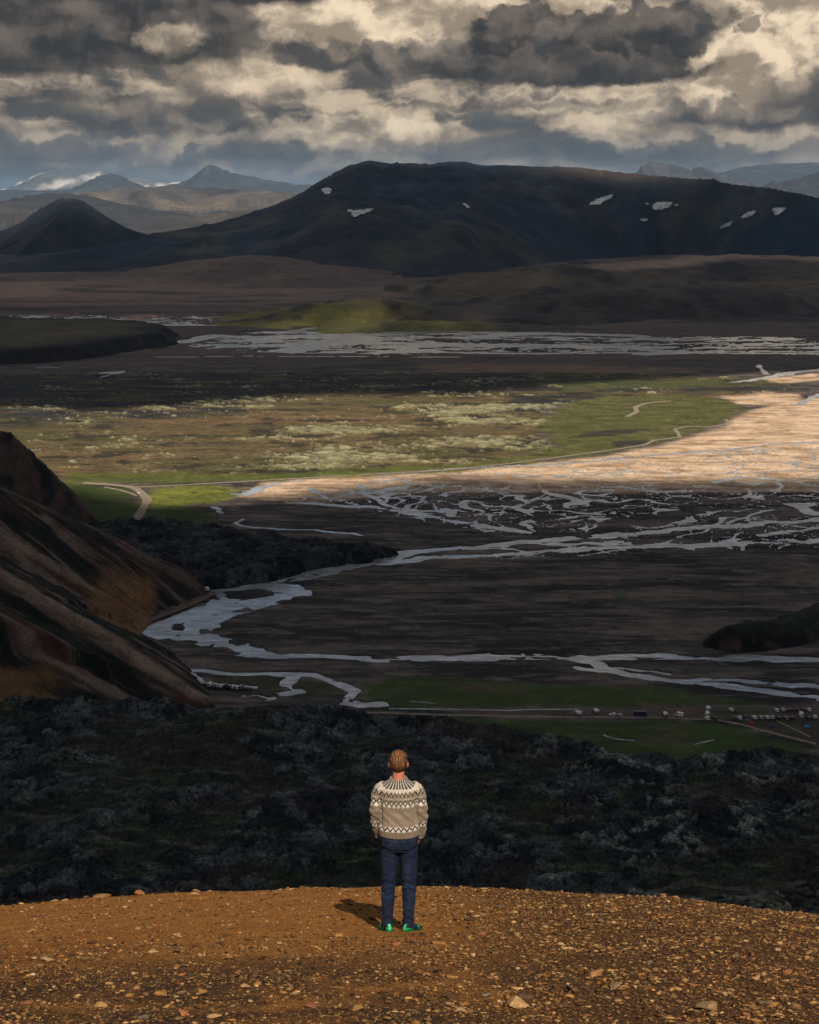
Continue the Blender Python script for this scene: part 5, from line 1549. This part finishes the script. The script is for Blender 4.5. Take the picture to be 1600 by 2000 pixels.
def wheel_mesh(r, w):
    n = 12
    a = np.linspace(0, 2 * math.pi, n, endpoint=False)
    V = [(-w / 2, r * math.cos(t), r * math.sin(t)) for t in a] + [(w / 2, r * math.cos(t), r * math.sin(t)) for t in a]
    F_ = [tuple(range(n))[::-1], tuple(range(n, 2 * n))] + [(k, (k + 1) % n, n + (k + 1) % n, n + k) for k in range(n)]
    me = bpy.data.meshes.new('wheel'); me.from_pydata(V, [], F_); me.materials.append(M_tyre); return me
SHAPES = {
    'car': dict(L=4.6, W=1.9, body=[(-2.3, .45), (2.25, .45), (2.3, .95), (1.9, 1.08), (.95, 1.15), (.55, 1.2), (-2.2, 1.2), (-2.3, 1.0)],
                cab=[(.95, 1.15), (.30, 1.78), (-1.9, 1.80), (-2.2, 1.2)], win=[(.72, 1.22), (.25, 1.66), (-1.78, 1.68), (-1.98, 1.25)], ax=1.4, r=.38),
    'van': dict(L=5.6, W=2.1, body=[(-2.8, .45), (2.75, .45), (2.8, 1.05), (2.3, 1.3), (-2.8, 1.3)],
                cab=[(2.3, 1.3), (1.6, 2.35), (1.2, 2.75), (-2.75, 2.75), (-2.8, 1.3)], win=[(2.0, 1.45), (1.5, 2.2), (.4, 2.2), (.4, 1.45)], ax=1.75, r=.38),
    'bus': dict(L=9.0, W=2.5, body=[(-4.5, .5), (4.45, .5), (4.5, 1.5), (-4.5, 1.5)],
                cab=[(4.5, 1.5), (4.3, 3.15), (4.0, 3.3), (-4.4, 3.3), (-4.5, 1.5)], win=[(4.2, 1.75), (4.1, 2.8), (-4.1, 2.8), (-4.1, 1.75)], ax=2.8, r=.5),
}
for k, s_ in SHAPES.items():
    s_['m_body'] = prism('body', s_['body'], s_['W'], PAINT['white'])
    s_['m_cab'] = prism('cabin', s_['cab'], s_['W'] * .93, PAINT['white'])
    s_['m_win'] = prism('side_window', s_['win'], .03, M_glass)
    (a0, b0), (a1, b1) = s_['cab'][0], s_['cab'][1]
    lo, hi = .12, .88
    wp = [(a0 + (a1 - a0) * lo + .02, b0 + (b1 - b0) * lo + .02), (a0 + (a1 - a0) * hi + .02, b0 + (b1 - b0) * hi + .02), (a0 + (a1 - a0) * hi - .03, b0 + (b1 - b0) * hi - .03), (a0 + (a1 - a0) * lo - .03, b0 + (b1 - b0) * lo - .03)]
    s_['m_scr'] = prism('windscreen', wp, s_['W'] * .82, M_glass)
    zb = s_['win'][0][1]; zt = s_['win'][1][1]; yb = min(p[0] for p in s_['cab']); yt = [p for p in s_['cab'] if p[0] < 0]
    xx = yt[0][0] if k != 'car' else -1.98
    s_['m_rear'] = prism('rear_window', [(yb - .02, zb), (xx - .05, zt), (xx + .02, zt), (yb + .05, zb)], s_['W'] * .75, M_glass)
    s_['m_wh'] = wheel_mesh(s_['r'], .24)
def part(name, me, root, loc=(0, 0, 0), mat=None):
    o = bpy.data.objects.new(name, me); COL.objects.link(o); o.parent = root; o.location = loc
    if mat is not None:
        o.material_slots[0].link = 'OBJECT'; o.material_slots[0].material = mat
    return o
def vehicle(kind, px, py, heading, colr, label, group, roof=None, z=.25):
    s_ = SHAPES[kind]
    g = G(float(px), float(py), z)
    r_ = bpy.data.objects.new({'car': 'parked_car', 'van': 'camper_van', 'bus': 'bus'}[kind], None)
    COL.objects.link(r_); r_.location = g; r_.rotation_euler = (0, 0, R(heading)); r_.empty_display_size = .2; r_.scale = (.9, .9, .9) if kind != 'bus' else (.85, .8, .85)
    part('body', s_['m_body'], r_, mat=PAINT[colr]); part('cabin', s_['m_cab'], r_, mat=PAINT[roof or colr])
    w = s_['W'] * .465
    for sd in (-1, 1): part('side_window', s_['m_win'], r_, (sd * (w + .006), 0, 0))
    part('windscreen', s_['m_scr'], r_); part('rear_window', s_['m_rear'], r_)
    for sx_ in (-1, 1):
        for sy_ in (-1, 1): part('wheel', s_['m_wh'], r_, (sx_ * (s_['W'] / 2 - .05), sy_ * s_['ax'], s_['r']))
    tag(r_, label, {'car': 'car', 'van': 'van', 'bus': 'bus'}[kind], group)
    return r_
CAMP = 'vehicles parked at the camp'
for v_ in [
    ('van', 1128, 1397, 62, 'blue', 'blue van with white roof, leftmost of the camp vehicles', 'white'),
    ('van', 1164, 1393, 20, 'green', 'dark green van with white roof, second from the left at camp', 'white'),
    ('car', 1197, 1398, 80, 'white', 'white car left of the silver one on the camp road', None),
    ('car', 1210, 1399, 25, 'silver', 'silver car just right of the white one on the camp road', None),
    ('bus', 1250, 1398, 84, 'navy', 'long navy bus between the silver car and the white-roofed black van', None),
    ('van', 1299, 1399, 10, 'black', 'black van with white roof right of the long navy bus', 'white'),
    ('van', 1326, 1399, 60, 'white', 'white van right of the white-roofed black van', None),
    ('van', 1383, 1388, 5, 'blue', 'blue van with white roof on the upper track, behind the tall white van', 'white'),
    ('van', 1382, 1398, 0, 'white', 'tall white van standing in front of the blue van', None),
    ('car', 1381, 1405, 8, 'white', 'white car at the road in front of the tall white van', None),
    ('car', 1395, 1405, 15, 'black', 'black car right of the white car by the road bend', None),
    ('car', 1428, 1388, 10, 'white', 'lone white car on the upper track right of the blue van', None),
    ('car', 1434, 1404, 0, 'green', 'dark green car, leftmost of the front parking row', None),
    ('car', 1444, 1404, 12, 'white', 'white car beside the dark green one in the front row', None),
    ('car', 1456, 1402, 4, 'navy', 'navy car behind the green tent', None),
    ('car', 1473, 1403, 8, 'white', 'white car behind the red tent', None),
    ('car', 1487, 1403, -5, 'silver', 'silver car, first of three close together in the front row', None),
    ('car', 1498, 1403, 6, 'white', 'white car in the middle of three close together', None),
    ('car', 1508, 1403, 0, 'silver', 'silver car, last of three close together in the front row', None),
    ('car', 1521, 1404, 5, 'black', 'black car right of the three close together', None),
    ('car', 1534, 1404, 15, 'grey', 'grey car between two black cars in the front row', None),
    ('car', 1547, 1404, -8, 'black', 'black car right of the grey one in the front row', None),
    ('van', 1565, 1399, 0, 'white', 'tall white camper near the right end of the front row', None),
    ('car', 1580, 1404, 5, 'green', 'dark green car right of the tall white camper', None),
    ('car', 1592, 1402, 0, 'white', 'white car at the right end of the front row', None),
    ('car', 1517, 1389, 0, 'white', 'white car, leftmost of the back parking row', None),
    ('car', 1529, 1388, 10, 'silver', 'silver car second in the back row', None),
    ('car', 1542, 1389, 80, 'red', 'dark red car in the back row', None),
    ('car', 1555, 1388, 0, 'black', 'black car between the red and the navy one in the back row', None),
    ('car', 1569, 1388, 6, 'navy', 'navy car in the back row', None),
    ('car', 1580, 1388, 0, 'white', 'white car at the right end of the back row', None),
]:
    vehicle(v_[0], v_[1], v_[2], v_[3], v_[4], v_[5], CAMP, v_[6])
STREAM = 'vehicles parked along the stream'
cl = ['navy', 'black', 'white', 'grey', 'silver', 'white', 'navy', 'black', 'silver', 'white', 'grey', 'black', 'navy']
tx_ = ['first, at the left end', 'second from the left', 'third from the left', 'fourth from the left', 'fifth from the left', 'sixth from the left', 'in the middle', 'sixth from the right', 'fifth from the right', 'fourth from the right', 'third from the right', 'second from the right', 'last, at the right end']
for i in range(13):
    vehicle('car' if i % 4 != 2 else 'van', 396 + i * 7.6, 1338.5 + i * .72, 8 * math.sin(i * 2.3) - 12, cl[i], cl[i] + ' vehicle in the row below the left hillside, ' + tx_[i], STREAM, z=.4)
vehicle('van', 404, 1153, 40, 'white', 'white van alone on the track at the foot of the lava by the river bend', None, z=1.6)
vehicle('car', 270, 964, 30, 'white', 'white car driving on the pale dirt road left of the bright meadow', None, z=.6)

def tent(px, py, c, label, size=2.4):
    g = G(float(px), float(py), .2)
    r_ = bpy.data.objects.new('tent', None); COL.objects.link(r_); r_.location = g; r_.empty_display_size = .2
    n, mrow = 14, 5
    V = []
    for j in range(mrow):
        a = j / mrow * math.pi / 2
        for k in range(n):
            t = 2 * math.pi * k / n
            rr = size * .5 * math.cos(a) ** .8 * (1 + .05 * math.cos(2 * t))
            V.append((rr * 1.25 * math.cos(t), rr * math.sin(t), size * .52 * math.sin(a)))
    V.append((0, 0, size * .52))
    F_ = [(j * n + k, j * n + (k + 1) % n, (j + 1) * n + (k + 1) % n, (j + 1) * n + k) for j in range(mrow - 1) for k in range(n)]
    F_ += [((mrow - 1) * n + k, (mrow - 1) * n + (k + 1) % n, mrow * n) for k in range(n)]
    me = bpy.data.meshes.new('canopy'); me.from_pydata(V, [], F_); me.materials.append(paint('tent_fabric', c, .7)); part('canopy', me, r_)
    md = prism('door', [(-size * .52, 0), (-size * .42, size * .3), (-size * .39, size * .3), (-size * .49, 0)], size * .35, paint('tent_door', tuple(q * .5 for q in c), .8)); part('door', md, r_)
    tag(r_, label, 'tent', 'tents on the camp ground')
tent(1468, 1413, (.55, .04, .03), 'red dome tent in front of the parking row')
tent(1459, 1408, (.04, .20, .10), 'green dome tent just left of the red one')
tent(1576, 1420, (.06, .30, .62), 'bright blue dome tent near the right edge')
tent(1509, 1419, (.03, .06, .18), 'navy dome tent between the red and the bright blue ones')
tent(1479, 1405, (.35, .08, .09), 'small faded red tent against the parked cars', 1.8)

# walkers on the camp road
def walker_mesh():
    pcs = [stack([(.80, .17, .12, 0, 0), (1.0, .18, .13, 0, 0), (1.3, .21, .13, 0, 0), (1.42, .15, .10, 0, 0), (1.5, .06, .06, 0, 0)], 12),
           ball((0, .02, 1.62), (.085, .10, .12), 2), tube([(0, 0, 1.42), (0, 0, 1.56)], [.06, .06], 8),
           tube([(-.09, 0, .88), (-.10, .10, .48), (-.10, .02, .05), (-.10, .14, .04)], [.10, .075, .06, .05], 10),
           tube([(.09, 0, .88), (.10, .02, .48), (.10, -.20, .08), (.10, -.08, .03)], [.10, .075, .06, .05], 10)]
    for s_ in (-1, 1):
        pcs.append(tube([(s_ * .19, 0, 1.38), (s_ * .26, -.03 * s_, 1.12), (s_ * .25, .10 * s_, .90)], [.065, .055, .045], 8))
    me = fuse('person', pcs, .03, 2)
    v = co_of(me)
    c = np.zeros((len(v), 3)) + np.array([.02, .022, .03])
    c[v[:, 2] < .86] = (.03, .028, .028); c[v[:, 2] > 1.52] = (.10, .055, .035)
    set_col(me, c); me.materials.append(M_denim); return me
wm = walker_mesh()
for (px_, py_, rz_, lab) in [(1104, 1400, 70, 'tiny dark-clad walker on the camp road, left of the leftmost blue van'), (1112, 1400, 80, 'tiny dark-clad walker right beside the leftmost blue van'),
                              (1418, 1411, -60, 'tiny dark-clad walker on the road below the lone white car'), (1445, 1417, 120, 'tiny dark-clad walker on the road below the green tent'),
                              (1475, 1423, 110, 'tiny dark-clad walker on the road below the red tent'), (1142, 1398, 60, 'tiny dark-clad walker between the leftmost blue van and the green van')]:
    o = bpy.data.objects.new('person', wm); COL.objects.link(o); o.location = G(float(px_), float(py_), .25); o.rotation_euler = (0, 0, R(rz_))
    tag(o, lab, 'person', 'walkers on the camp road')
